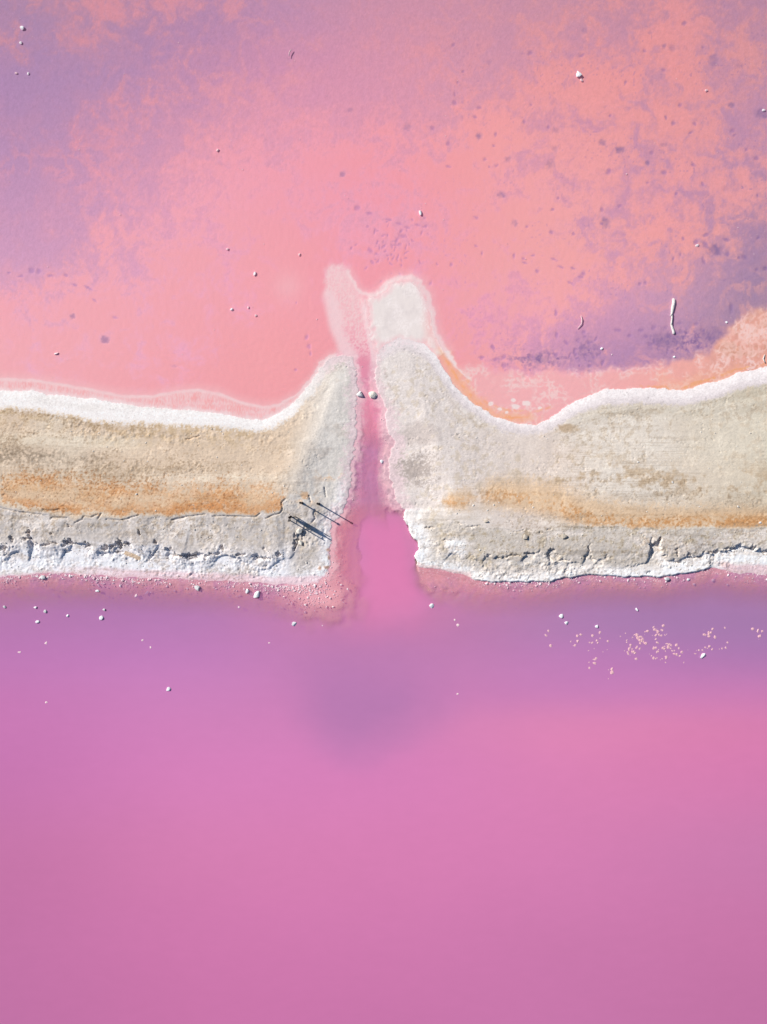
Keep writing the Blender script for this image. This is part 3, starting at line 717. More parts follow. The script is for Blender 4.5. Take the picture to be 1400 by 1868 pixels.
B[west] = BW[west]; B[east] = BE[east]
gn = 1 + 0.05 * g1 + 0.03 * g2 + 0.05 * g0 + np.random.default_rng(4).normal(0, .02, len(X)).astype(np.float32) - 0.12 * sm(.42, .8, fbm(X, Y, 4.2, 2, 46)) * sm(-.1, .45, fbm(X, Y, 44, 4, 72, .6, 1.5)) * land
B *= gn[:, None]
dry = (west & (Yw > line(Xw, W_TAN) + 2)) | (east & (Yw > line(Xw, E_TAN) + 4))
clean = sm(590, 520, X + 20 * g3) + sm(800, 920, X + 20 * g3) * (.55 + .45 * sm(860, 900, Y))
clean = np.where(lowish(Y, t1, t1e, west), np.maximum(clean, .7), clean) * (.35 + .75 * sm(-.4, .4, g4 + .6 * g3))
sc_ = np.where(west, Y - line(X, W_TAN) * sm(900, 800, Y), Y - line(X, E_TAN) * sm(900, 800, Y))
strk = fbm(X * .10, sc_, 11, 4, 61, .6)
paint(B, B * np.array([.90, .885, .865], np.float32), 0.75 * dry * sm(.05, .6, strk + .2 * g1) * sm(-.3, .4, g4))
paint(B, np.minimum(B * 1.07 + 4, 246), 0.6 * dry * sm(.05, .6, -strk + .2 * g1) * sm(-.3, .4, g3))
paint(B, B * np.array([.80, .765, .735], np.float32), 0.85 * clean * dry * sm(.1, .75, .8 * g1 + .7 * g0 + .5 * g2 + .25 * g3))
paint(B, np.minimum(B * 1.12 + 6, 246), 0.7 * dry * sm(.1, .7, -.6 * g1 - .5 * g0 + .6 * fbm(X, Y, 26, 4, 48, .6)))
B *= np.array([1.0, .985, .985], np.float32)
B *= 1 + .05 * lowish(Y, t1, t1e, west)[:, None]
C[land] = B[land]

# --- fine relief (metres)
tanW = west & (Yw > line(Xw, W_TAN)); tanE = east & (Yw > line(Xw, E_TAN))
lowm = (west & (Y > t1 + 0)) | (east & (Y > t1e))
rough = np.where(tanW, 1.0, np.where(tanE, 0.75, 0.10)).astype(np.float32)
rough = rough * (1 - .5 * sm(520, 570, X) * sm(660, 640, X) * sm(890, 870, Y))
rough = np.where(lowm, 1.9, rough)
rough = rough * (1 + .6 * np.where(west, sm(-12, 6, Y - t2), sm(-12, 6, Y - t2e)) * lowm) * (0.75 + .7 * sm(-.4, .6, g3 + g2))
crumb = fbm(X, Y, 7.5, 3, 50, .62); lump = fbm(X, Y, 24, 3, 51, .5)
bil = np.abs(perlin(X / 6.0, Y / 6.0, 52)) + .6 * np.abs(perlin(X / 3.1, Y / 3.1, 53))
clus = 0.35 + 0.95 * sm(-.35, .55, fbm(X, Y, 38, 4, 57, .6, 1.6))
micro = rough * clus * (0.012 * crumb + 0.010 * lump + 0.012 * (bil - .4) + 0.004 * g0)
rid = sm(.1, .6, perlin(X / 60., Y / 30., 54) + .2) * np.exp(-((Y - line(Xw, W_TAN) - 22) / 16) ** 2) * tanW
micro += rid * 0.045 * fbm(X, Y, 9, 3, 55)
pit = sm(.48, .75, fbm(X, Y, 6, 2, 56)) * np.where(tanW | tanE, 1, 0)
micro -= 0.035 * pit * sm(.05, .5, fbm(X, Y, 44, 4, 72, .6, 1.5))
micro *= sm(0, 8, D)
# caves and clefts under the broken lower scarps: (x, y, rx, ry, depth)
HOLES = [(3, 999, 5, 4, .3), (12, 998, 5, 5, .4), (26, 982, 3, 6, .2), (60, 975, 3.2, 10, .3), (54, 985, 7, 3, .25), (88, 993, 9, 2.5, .25), (101, 989, 8, 2, .2), (131, 989, 7, 5, .4), (121, 994, 4, 2, .2),
         (134, 960, 5, 3, .14), (163, 994, 5, 5, .35), (195, 999, 6, 5, .35), (205, 996, 4, 4, .3), (222, 993, 7, 6, .4), (238, 993, 5, 3, .3), (125, 1006, 9, 3, .2), (193, 1011, 6, 3, .2), (220, 1008, 10, 1.8, .16), (100, 974, 2, 3, .15),
         (276, 1017, 3, 6, .2), (308, 1014, 4, 6, .25), (322, 1014, 8, 2, .2), (288, 990, 3, 4, .25), (259, 970, 2, 6, .2), (342, 1011, 12, 3, .2), (352, 1018, 9, 3, .2), (408, 998, 3, 5, .25), (395, 1010, 12, 2, .2), (375, 1016, 8, 3, .2),
         (441, 1012, 12, 2, .2), (485, 1017, 13, 3, .28), (509, 1010, 4, 5, .28), (540, 992, 2.5, 9, .25), (539, 1003, 4, 3, .25), (542, 975, 2, 6, .15), (577, 936, 2, 8, .12), (485, 1000, 3, 3, .1),
         (1072, 1003, 2, 12, .16), (1067, 1018, 3, 4, .16), (1186, 990, 2, 9, .12), (1187, 1012, 2, 6, .1), (1233, 1005, 2.5, 8, .14), (1257, 1012, 2, 5, .14), (1237, 1024, 10, 2, .2), (1270, 1018, 10, 2, .2), (1300, 1007, 9, 2.4, .22), (1330, 1000, 12, 2, .2), (1371, 999, 8, 2, .14),
         (1396, 1007, 6, 2, .2), (1185, 1045, 5, 2.4, .14), (1024, 1022, 14, 1.6, .12), (1080, 1020, 3, 4, .1), (1106, 1016, 3, 4, .1), (930, 1015, 26, 1.5, .14), (960, 1008, 7, 2, .16), (1000, 1012, 2, 8, .14), (783, 962, 10, 1.6, .12), (815, 985, 8, 2, .1),
         (1001, 967, 6, 1.5, .1), (1027, 979, 4, 2.4, .1), (985, 970, 5, 1.5, .1), (835, 955, 8, 1.2, .08), (862, 960, 12, 1.2, .08), (950, 968, 16, 1.2, .07)]
for hx, hy, ra, rb, hd in HOLES:
    k = np.nonzero((np.abs(X - hx) < ra * 2.2 + 6) & (np.abs(Y - hy) < rb * 2.2 + 6) & land)[0]
    if len(k):
        r = np.hypot((X[k] - hx + 4 * w1[k] + 3 * w3[k]) / ra, (Y[k] - hy + 4 * w2[k] + 3 * w4[k]) / rb) + .7 * g1[k] + .4 * g2[k]
        micro[k] -= hd * .8 * sm(1.1, .75, r)
CRACKS = [[(0, 925), (41, 934), (82, 938)], [(100, 945), (118, 944), (128, 945)], [(144, 953), (157, 948), (160, 942), (172, 943), (185, 937)], [(185, 945), (190, 936)], [(200, 947), (226, 949), (247, 943), (258, 940)],
          [(319, 947), (360, 941), (379, 938)], [(392, 941), (469, 943), (478, 936)], [(488, 944), (500, 940), (512, 938), (518, 930), (516, 918), (522, 911)],
          [(575, 930), (572, 938), (576, 946), (570, 953)], [(556, 962), (551, 972), (553, 985)], [(86, 929), (105, 931), (116, 929)], [(340, 802), (364, 796)], [(565, 905), (568, 915)], [(593, 890), (596, 906)]]
for cr in CRACKS:
    dc = path_dist(X + 1.6 * w1 + .8 * w3, Y + 1.6 * w2 + .8 * w4, cr)
    micro -= 0.075 * sm(2.0, .6, dc) * land
# crystals and prints under water
micro += np.where(land, 0, 0.004 * w3 * sm(0, 6, -D)) - 0.02 * np.maximum(spots, blots) * (~land)
Z = Z + micro.astype(np.float32)
Z = np.where(land, np.maximum(Z, 0.004), np.minimum(Z, np.where((spit > 0) & (Y < 700), 0.02, -0.006)))

# --- albedo of the bed under partly clear water
zb, _, _ = base_height(X, Y, *shore(X, Y), 0, 0)
F = turbidity(X, Y, np.minimum(Z, 0), CUT)
turb = water_tint(X, Y)
A = lin(np.clip(C, 0, 255)) / LIT
wet = (Z < 0)
bed = (A - F[:, None] * turb) / np.maximum((1 - F[:, None]) ** 1.9, .1)
deep = sm(.86, .96, F)[:, None]
bed = np.clip(bed, .03, 9)
bed = bed / np.maximum(1, bed.max(1, keepdims=True) / .93)
bed = bed * (1 - deep) + np.clip(turb * .8, .03, .9) * deep
A = np.where(wet[:, None], bed, A)
RGBA = np.concatenate([np.clip(A, .01, .93), np.ones((len(A), 1), np.float32)], 1)
verts = np.stack([GX, GY, Z], 1)
attrs = {'tint': ('FLOAT_COLOR', RGBA)}
M_BANK = ground_material('crusted_earth', .95, .06, .006, 22.0)
M_BED = ground_material('salt_bed', .8, .025, .004, 14.0)
fl = land[GQ].sum(1); fw = west[GQ].sum(1)
sub_mesh('embankment', verts, GQ, (fl >= 2) & (fw >= 1), attrs, M_BANK, 'structure')
sub_mesh('embankment', verts, GQ, (fl >= 2) & (fw == 0), attrs, M_BANK, 'structure')
fy = pond_side(X[GQ[:, 0]], Y[GQ[:, 0]])
sub_mesh('pond_bed', verts, GQ, (fl < 2) & fy, attrs, M_BED, 'structure')
sub_mesh('lake_bed', verts, GQ, (fl < 2) & ~fy, attrs, M_BED, 'structure')

NXG = len(gxs)
def ground_z(px, py):
    i = int(np.clip(np.searchsorted(gxs, wx(px)), 0, len(gxs) - 1)); j = int(np.clip(np.searchsorted(gys, wy(py)), 0, len(gys) - 1))
    return float(Z[j * NXG + i])

# ------------------------------------------------------------------ water sheets
wxs = axis(wx(-14), wx(1414), 0.16, (wx(590), wx(775)), 0.06)
wys = axis(wy(1882), wy(-14), 0.16, (wy(1130), wy(690)), 0.07)
wys = np.unique(np.append(wys, wy(690)))
VX, VY, VQ = grid_mesh(wxs, wys)
X2 = (VX * U + 700).astype(np.float32); Y2 = (934 - VY * U).astype(np.float32)
wv = sm(2600, 900, np.abs(X2 - 700)) * sm(3000, 1200, np.abs(Y2 - 934))
Xq = X2 + wv * 3 * fbm(X2, Y2, 34, 4, 1); Yq = Y2 + wv * 3 * fbm(X2, Y2, 34, 4, 2)
z2, d2, cut2 = base_height(Xq, Yq, *shore(Xq, Yq), 0, 0)
f2 = turbidity(X2, Y2, np.minimum(z2, 0), cut2)
t2c = water_tint(X2, Y2)
t2c = np.concatenate([np.clip(t2c, .01, .93), np.ones((len(t2c), 1))], 1)
wat = {'tint': ('FLOAT_COLOR', t2c), 'turbidity': ('FLOAT', f2)}
wverts = np.stack([VX, VY, np.zeros_like(VX)], 1)
yq = pond_side(X2[VQ].mean(1), Y2[VQ].mean(1))
M_WATER = water_material('pink_brine', .02)
sub_mesh('pond_water', wverts, VQ, yq, wat, M_WATER, 'structure')
sub_mesh('lake_water', wverts, VQ, ~yq, wat, M_WATER, 'structure')

# ------------------------------------------------------------------ things
def tag(o, label, cat, group=None):
    o['label'] = label; o['category'] = cat
    if group: o['group'] = group
    return o

M_WHITE = solid_material('salt_white_stone', (.80, .80, .80), (.92, .91, .90), 9)
M_CREAM = solid_material('cream_stone', (.74, .66, .54), (.92, .87, .76), 7)
M_GREY = solid_material('grey_stone', (.48, .47, .46), (.88, .87, .85), 8)
M_PINK = solid_material('pink_salt_stone', (.84, .56, .58), (.93, .74, .73), 10)
M_PEACH = solid_material('peach_salt_stone', (.72, .36, .40), (.86, .55, .55), 3)
M_CLOD = solid_material('earth_clod', (.34, .29, .23), (.62, .55, .45), 14)
M_WOOD = solid_material('dark_weathered_timber', (.020, .017, .016), (.05, .042, .038), 22, .9, .004)
M_DRIFT = solid_material('bleached_driftwood', (.55, .48, .44), (.86, .82, .78), 18, .85, .005)
M_TWIG = solid_material('salted_twig', (.66, .45, .45), (.82, .62, .62), 18, .85, .003)

def rock_mesh(name, mat, seed, sub=3, fac=.34):
    rng = random.Random(seed)
    bm = bmesh.new()
    bmesh.ops.create_icosphere(bm, subdivisions=sub, radius=1)
    planes = []
    for _ in range(15):
        n = Vector((rng.gauss(0, 1), rng.gauss(0, 1), rng.gauss(0, 1))).normalized(); planes.append((n, rng.uniform(.45, .88)))
    co = np.array([v.co for v in bm.verts])
    nz = perlin(co[:, 0] * 1.7 + seed, co[:, 1] * 1.7 + co[:, 2] * 1.3, seed) * fac + perlin(co[:, 0] * 5 + co[:, 2] * 3, co[:, 1] * 5 + seed, seed + 1) * fac * .3
    for v, q in zip(bm.verts, nz):
        p = v.co * (1 + float(q))
        for n, dd in planes:
            e = p.dot(n) - dd
            if e > 0: p = p - n * e * .85
        v.co = p
    mn = [min(v.co[i] for v in bm.verts) for i in range(3)]; mx = [max(v.co[i] for v in bm.verts) for i in range(3)]
    for v in bm.verts:
        v.co = Vector([(v.co[i] - (mn[i] + mx[i]) / 2) / ((mx[i] - mn[i]) / 2) for i in range(3)])
    me = bpy.data.meshes.new(name); bm.to_mesh(me); bm.free()
    me.materials.append(mat)
    return me

def put_rock(name, me, px, py, w, h, rot, tall, label, cat, group=None, sink=.25, lift=None):
    o = bpy.data.objects.new(name, me); COL.objects.link(o)
    a, b = w / U / 2, h / U / 2
    hz = tall * .55 * (a + b) / 2
    z = ground_z(px, py)
    zc = z + hz * (1 - 2 * sink)
    if lift is not None: zc = lift - hz                     # top of the stone stands this far above the water
    o.location = (wx(px), wy(py), zc); o.scale = (a, b, hz); o.rotation_euler = (0, 0, math.radians(rot))
    return tag(o, label, cat, group)

W_, G_, C_, P_, K_ = M_WHITE, M_GREY, M_CREAM, M_PINK, M_CLOD
SB, NB = 'stones in the shallows of the lake', 'stones lying in the pond'
ROCKS = [
 ('rock', 681, 720, 15, 15, 30, 1.0, C_, 'round cream rock in the narrow channel between the banks', None, .22),
 ('rock', 656, 720, 11, 12, 20, 1.1, G_, 'small pointed grey-white rock left of the round cream rock in the channel', None, .2),
 ('stone', 697, 842, 7, 8, 0, 1, W_, 'white stone at the right waterline halfway along the channel', None, .2),
 ('rock', 469, 1085, 15, 11, 40, 1.0, W_, 'large oval white rock in the shallows below the left bank', SB, .15),
 ('stone', 360, 1073, 10, 10, 0, 1.1, G_, 'round grey-white stone in the shallows left of the large oval white rock', SB, .15),
 ('stone', 452, 1078, 7, 9, 0, 1, W_, 'pale stone just left of the large oval white rock', SB, .3),
 ('stone', 537, 1138, 9, 8, 10, 1, W_, 'bright white stone at the outer tip of the pink gravel shelf', SB, .2),
 ('stone', 185, 1127, 9, 7, 60, 1, W_, 'angular white stone out in the purple water below the left bank', SB, .2),
 ('stone', 178, 1078, 8, 5, 20, 1, W_, 'flat white stone close to the waterline of the left bank', SB, .25),
 ('stone', 79, 1053, 9, 8, 0, 1, G_, 'grey stone on the pink waterline at the far left of the left bank', SB, .2),
 ('stone', 308, 1257, 8, 8, 0, 1, W_, 'lone white stone far out in the magenta water', SB, .1),
 ('stone', 85, 1282, 10, 6, 0, 1, P_, 'pink flat stone farthest out in the water at the left', SB, .2),
 ('stone', 436, 1108, 8, 7, 0, 1, P_, 'pinkish stone below the large oval white rock', SB, .2),
 ('stone', 788, 1105, 9, 8, 45, 1, W_, 'white stone in the water below the right corner of the channel mouth', SB, .2),
 ('stone', 836, 1140, 6, 6, 10, 1, P_, 'pale pink stone, lower of the pair right of the channel mouth', SB, .2),
 ('stone', 830, 1131, 4, 5, 10, 1, P_, 'tiny pink stone, upper of the pair right of the channel mouth', SB, .2),
 ('stone', 835, 1266, 5, 4, 10, 1, P_, 'tiny pink stone alone in open water right of the dark plume', SB, .1),
 ('stone', 1024, 1124, 8, 8, 10, 1, W_, 'bright white stone, uppermost of the three off the right bank', SB, .15),
 ('stone', 1034, 1136, 7, 6, 30, 1, W_, 'bright white stone, middle of the three off the right bank', SB, .15),
 ('stone', 1089, 1143, 6, 6, 30, 1, W_, 'bright white stone, right of the three off the right bank', SB, .15),
 ('rock', 1216, 1056, 9, 7, 10, 1.4, G_, 'dark-sided grey rock at the foot of the right bank', SB, .12),
 ('stone', 1256, 1057, 6, 5, 30, 1, W_, 'small white stone on the pink flat at the foot of the right bank', SB, .15),
 ('stone', 1282, 1196, 13, 6, 40, 1, W_, 'long pale stone in the stone patch nearest the right edge', SB, .15),
 ('stone', 1162, 1112, 7, 4, -40, 1, W_, 'slim white stone on a round brown patch under the water', SB, .15),
 ('stone', 69, 1134, 7, 5, 20, 1, W_, 'white stone in purple water above the two pink stones at the left', SB, .2),
 ('stone', 84, 1173, 7, 8, 20, 1, P_, 'pink stone, upper of two in the purple water at the left', SB, .2),
 ('stone', 36, 1190, 7, 7, 20, 1, P_, 'pink stone, lower of two in the purple water at the left', SB, .2),
 ('stone', 9, 1107, 5, 5, 20, 1, G_, 'small grey stone at the left edge below the bank', SB, .2),
 ('stone', 65, 1108, 6, 4, 0, 1, W_, 'small flat white stone left of the small grey pebble', SB, .2),
 ('stone', 83, 1115, 5, 6, 0, 1, G_, 'small grey pebble right of the small flat white stone', SB, .2),
 ('stone', 124, 1123, 5, 5, 0, 1, W_, 'small white pebble left of the angular white stone', SB, .2),
 ('stone', 190, 1112, 5, 4, 0, 1, G_, 'small pebble just above the angular white stone', SB, .2),
 ('stone', 248, 1087, 7, 8, 0, 1, P_, 'pale pink stone midway along the left bank shallows', SB, .2),
 ('stone', 261, 1168, 6, 5, 0, 1, P_, 'faint pink stone, upper of a pair above the lone white stone', SB, .2),
 ('stone', 275, 1181, 5, 6, 0, 1, P_, 'faint pink stone, lower of a pair above the lone white stone', SB, .2),
 ('stone', 492, 1173, 6, 6, 0, 1, P_, 'pink stone below the pink gravel shelf of the left bank', SB, .2),
 ('rock', 1057, 134, 10, 12, 0, 1.0, W_, 'white rock standing in the upper right of the salmon pond', NB, .12),
 ('stone', 1062, 145, 6, 6, 0, 1, P_, 'pink pebble touching the white rock in the upper pond', NB, .2),
 ('stone', 40, 50, 8, 8, 0, 1, W_, 'white stone in the upper left corner of the pond', NB, .15),
 ('stone', 37, 77, 5, 5, 0, 1, W_, 'small white stone below the white stone of the upper left corner', NB, .15),
 ('stone', 29, 132, 5, 4, 0, 1, P_, 'pinkish pebble on the orange patch at the upper left, left of a white one', NB, .2),
 ('stone', 51, 133, 4, 6, 0, 1, W_, 'whitish pebble at the upper left, right of a pinkish one', NB, .2),
 ('stone', 767, 388, 5, 10, 0, 1, W_, 'slim white stone upright in the middle of the pond', NB, .15),
 ('stone', 465, 499, 5, 8, -15, 1, W_, 'oval white stone left of the pale salt fan', NB, .2),
 ('stone', 415, 454, 6, 5, 0, 1, P_, 'pale pink pebble up and left of the oval white stone', NB, .2),
 ('stone', 547, 464, 5, 6, 30, 1, P_, 'pale pebble nearest the upper tip of the salt fan', NB, .2),
 ('stone', 423, 564, 7, 5, 10, 1, W_, 'white flat pebble midway between left shore and oval white stone', NB, .2),
 ('stone', 467, 575, 5, 5, 30, 1, P_, 'pink pebble to the lower right of the white flat pebble', NB, .2),
 ('stone', 453, 561, 3.5, 5, 0, 1, P_, 'tiny pink pebble to the right of the white flat pebble', NB, .2),
 ('stone', 397, 273, 6, 5, 30, 1, P_, 'pink pebble in the upper left half of the pond', NB, .2),
 ('stone', 1290, 164, 6, 5, 0, 1, P_, 'pink pebble near the dark blotches at the upper right', NB, .2),
 ('stone', 1395, 200, 6, 5, 0, 1, W_, 'whitish pebble beside the dark blotch at the right edge', NB, .2),
 ('stone', 1273, 447, 6, 5, 0, 1, W_, 'white pebble left of the darkest round blotch', NB, .2),
 ('stone', 1098, 636, 5, 5, 0, 1, W_, 'white pebble in purple water left of the driftwood', NB, .15),
 ('stone', 1230, 651, 5, 4, 0, 1, W_, 'white pebble below the driftwood near the orange shore', NB, .15),
 ('stone', 1326, 588, 5, 4, 0, 1, W_, 'white pebble at the tip of the orange mat on the right shore', NB, .15),
 ('stone', 103, 645, 8, 4, 25, 1, P_, 'flat pale pebble in clear pink water off the left shore', NB, .2),
 ('stone', 547, 968, 11, 10, 0, 1.2, C_, 'rough cream clod below the dark trestle on the left bank', None, .2),
 ('stone', 549, 990, 8, 9, 0, 1.1, C_, 'small cream clod below the larger one on the left bank', None, .2),
 ('clod', 885, 951, 7, 6, 0, 1.2, K_, 'single brown clod on the right bank below the orange stain', None, .2),
 ('clod', 956, 978, 9, 10, 0, 1, K_, 'rounded earth clod on the lower right bank, left of the other', None, .25),
 ('clod', 1027, 978, 10, 9, 0, 1, K_, 'rounded earth clod on the lower right bank, right of the other', None, .25),
 ('stone', 1379, 953, 5, 3.5, 0, 1, W_, 'white chip on the orange strip at the far right of the right bank', None, .2),
]
for i, (nm, px, py, w, h, rot, tall, mt, lab, grp, sink) in enumerate(ROCKS):
    cat = {'rock': 'rock', 'stone': 'stone', 'clod': 'clod'}[nm]
    me = rock_mesh(nm, mt, 100 + i, 3 if max(w, h) > 8 else 2)
    southw = py > 1062 and grp == SB
    put_rock(nm, me, px, py, w, h, rot, tall, lab, cat, grp, sink, lift=(0.06 + .004 * max(w, h) if mt is not M_PINK else 0.02) if southw else None)

# stones just under or breaking the surface off the right bank
random.seed(5)
protos = [rock_mesh('stone', M_PEACH, 300 + i, 2, .3) for i in range(8)]
CL = [((996, 1160), 1, 0, 9), ((1001, 1151), 1, 0, 6), ((1005, 1178), 1, 0, 9), ((1048, 1174), 5, 6, 6), ((1057, 1157), 3, 5, 5), ((1081, 1160), 1, 0, 9), ((1095, 1154), 1, 0, 7), ((1085, 1174), 6, 9, 5), ((1099, 1172), 4, 7, 5), ((1108, 1186), 1, 0, 5),
      ((1083, 1207), 4, 5, 7), ((1076, 1219), 1, 0, 8), ((1112, 1219), 4, 7, 7), ((1142, 1156), 1, 0, 7)]
def name_patch(lst, patch, group):
    """the stones one can point to get their own words, the rest share one label"""
    rest = list(lst)
    for o in lst: o['group'] = group; o['label'] = 'inner stone of the ' + patch
    for word, key in (('biggest stone of the ', lambda o: -o.scale.x * o.scale.y), ('leftmost stone of the ', lambda o: o.location.x), ('rightmost stone of the ', lambda o: -o.location.x),
                      ('topmost stone of the ', lambda o: -o.location.y), ('lowest stone of the ', lambda o: o.location.y), ('smallest stone of the ', lambda o: o.scale.x * o.scale.y)):
        if len(rest) < 3: break
        o = min(rest, key=key); o['label'] = word + patch; rest.remove(o)

lst = []
for (cx, cy), n, sp, sz in CL:
    for k in range(n):
        lst.append(put_rock('stone', random.choice(protos[:6]), random.gauss(cx, sp), random.gauss(cy, sp * .8), sz * random.uniform(.8, 1.15), sz * random.uniform(.8, 1.1), random.uniform(0, 180), .7,
                            'stone', 'stone', None, lift=random.uniform(0.0, .03)))
a_ = [o for o in lst if o.location.x < wx(1030)]; b_ = [o for o in lst if wx(1030) <= o.location.x < wx(1066)]
c_ = [o for o in lst if o.location.x >= wx(1066) and o.location.y > wy(1194)]; d_ = [o for o in lst if o.location.x >= wx(1066) and o.location.y <= wy(1194)]
for l_, p_ in ((a_, 'three pink stones farthest left off the right bank'), (b_, 'short row of pink stones under the bright white ones'),
               (c_, 'scattered pink stones left of the dense patch'), (d_, 'few low pink stones below the scattered ones')):
    name_patch(l_, p_, 'stones of the ' + p_)
CL2 = [((1166, 1166), 60, 13, 5.4, 'dense round patch of pink stones off the right bank'), ((1199, 1156), 26, 9, 5.2, 'loose patch of pink stones right of the dense one'),
       ((1148, 1190), 18, 8, 5.6, 'small patch of pink stones left below the dense one'), ((1226, 1186), 40, 12, 5.4, 'oval patch of pink stones lower right of the dense one'),
       ((1200, 1197), 24, 10, 5, 'thin line of pink stones below the dense patch'), ((1294, 1155), 18, 7, 5.6, 'small bright patch of pink stones near the right edge'),
       ((1282, 1190), 7, 9, 6, 'few pink stones around the long pale one'), ((1380, 1156), 8, 8, 6.5, 'few pink stones at the right edge of the lake'),
       ((1318, 1183), 10, 16, 4.6, 'faint scattered stones right of the long pale one')]
for (cx, cy), n, sp, sz, patch in CL2:
    lst = [put_rock('stone', random.choice(protos), random.gauss(cx, sp), random.gauss(cy, sp * .75), sz * random.uniform(.7, 1.35), sz * random.uniform(.7, 1.25), random.uniform(0, 180), .7,
                    'stone', 'stone', None, lift=random.uniform(-.01, .03)) for k in range(n)]
    name_patch(lst, patch, 'stones of the ' + patch)

# driftwood and twigs: tapered bent tubes
def tube(name, pts, mat, parent=None, seg=8, knots=0):
    """pts = (x, y, z, radius); ends are rounded, surface knotty"""
    P = [Vector(p[:3]) for p in pts]; R = [p[3] for p in pts]
    bm = bmesh.new(); rings = []
    rng = random.Random(len(pts) * 7 + int(R[0] * 1000))
    for i, p in enumerate(P):
        t = ((P[min(i + 1, len(P) - 1)] - P[max(i - 1, 0)])).normalized()
        a = t.cross(Vector((0, 0, 1)));
        if a.length < .01: a = t.cross(Vector((1, 0, 0)))
        a.normalize(); b = t.cross(a)
        rings.append([bm.verts.new(p + (a * math.cos(q) + b * math.sin(q)) * R[i] * (1 + knots * rng.uniform(-1, 1))) for q in [2 * math.pi * k / seg for k in range(seg)]])
    for r0, r1 in zip(rings, rings[1:]):
        for k in range(seg): bm.faces.new((r0[k], r0[(k + 1) % seg], r1[(k + 1) % seg], r1[k]))
    bm.faces.new(rings[0][::-1]); bm.faces.new(rings[-1])
    bmesh.ops.recalc_face_normals(bm, faces=bm.faces)
    me = bpy.data.meshes.new(name); bm.to_mesh(me); bm.free(); me.materials.append(mat)
    for p in me.polygons: p.use_smooth = True
    o = bpy.data.objects.new(name, me); COL.objects.link(o)
    if parent: o.parent = parent
    return o

def empty(name, loc):
    o = bpy.data.objects.new(name, None); COL.objects.link(o); o.location = loc; o.empty_display_size = .2
    return o

bz = ground_z(1227, 575)
def wood_pts(lst, ox, oy, z0): return [(wx(a) - wx(ox), wy(b_) - wy(oy), z0 + zz, r / U) for a, b_, zz, r in lst]
drift = empty('driftwood_branch', (wx(1227), wy(576), 0))
tag(drift, 'long bleached driftwood branch standing white in the purple pond water', 'driftwood')
tube('limb', wood_pts([(1228.5, 544, -.02, 1.0), (1229, 546, -.02, 2.8), (1229.5, 552, -.02, 3.0), (1228, 560, -.02, 2.9), (1227, 567, -.02, 2.6), (1226, 572, -.01, 1.8), (1226, 580, .02, 1.4), (1225, 588, .02, 1.5), (1224.5, 592, .03, 1.9)], 1227, 576, 0), M_DRIFT, drift, 9, .16)
tube('limb', wood_pts([(1224, 591, .02, .8), (1225, 593, -.01, 2.0), (1227, 599, -.02, 2.4), (1229, 604, -.02, 2.3), (1229.5, 608, -.02, 2.5), (1230, 610, -.02, 1.1)], 1227, 576, 0), M_DRIFT, drift, 9, .16)
tube('stub', wood_pts([(1226, 573, .05, 1.4), (1223.5, 575, .06, 1.0), (1222, 577, .05, .4)], 1227, 576, 0), M_DRIFT, drift, 6, .1)
tw = tube('twig', wood_pts([(1060, 576, .01, .5), (1062, 583, .03, .9), (1061, 591, .03, .8), (1057, 596, .02, .7), (1054, 600, .0, .4)], 0, 0, 0), M_TWIG, None, 6, .1)
tw.location = (wx(0), wy(0), 0)
tag(tw, 'thin bent pinkish twig lying left of the driftwood branch', 'twig')
tw = tube('twig', wood_pts([(533, 90, .01, .4), (530, 93, .03, .8), (528, 97, .03, .8), (527.5, 103, .0, .5)], 0, 0, 0), M_TWIG, None, 6, .1)
tw.location = (wx(0), wy(0), 0)
tag(tw, 'short curled twig alone near the top of the pond', 'twig')
tw = tube('twig', wood_pts([(1395, 647, .02, .8), (1392, 655, .04, 1.2), (1396, 662, .03, 1.0)], 0, 0, 0), M_DRIFT, None, 6, .1)
tw.location = (wx(0), wy(0), 0)
tag(tw, 'small pale twig on the orange shore at the right edge', 'twig')

# two lone posts and the slender frame on the left bank
def rod(name, a, b, r0, r1, parent, seg=8):
    n = 6
    pts = [(a[0] + (b[0] - a[0]) * i / n, a[1] + (b[1] - a[1]) * i / n, a[2] + (b[2] - a[2]) * i / n, r0 + (r1 - r0) * i / n) for i in range(n + 1)]
    return tube(name, pts, M_WOOD, parent, seg, .08)

def plank(name, sx, sy, sz, loc, rot, parent, taper=0.0):
    bm = bmesh.new(); bmesh.ops.create_cube(bm, size=1)
    bmesh.ops.subdivide_edges(bm, edges=[e for e in bm.edges if abs(e.verts[0].co.z - e.verts[1].co.z) > .5], cuts=5)
    for v in bm.verts:
        k = 1 - taper * (abs(v.co.z) * 2) ** 3
        v.co = Vector((v.co.x * sx * k, v.co.y * sy, v.co.z * sz))
    bmesh.ops.bevel(bm, geom=[e for e in bm.edges if len(e.link_faces) == 2 and e.calc_face_angle(0) > 1], offset=min(sx, sy, sz) * .15, segments=1, affect='EDGES')
    me = bpy.data.meshes.new(name); bm.to_mesh(me); bm.free(); me.materials.append(M_WOOD)
    o = bpy.data.objects.new(name, me); COL.objects.link(o); o.parent = parent; o.location = loc; o.rotation_euler = rot
    return o

def shadow_height(p0, p1):
    """height of a post at p0 whose shadow ends at p1"""
    L = math.hypot(p1[0] - p0[0], p1[1] - p0[1]) / U
    return L * math.tan(SUN_EL) - max(ground_z(*p0), 0) + max(ground_z(*p1), 0)

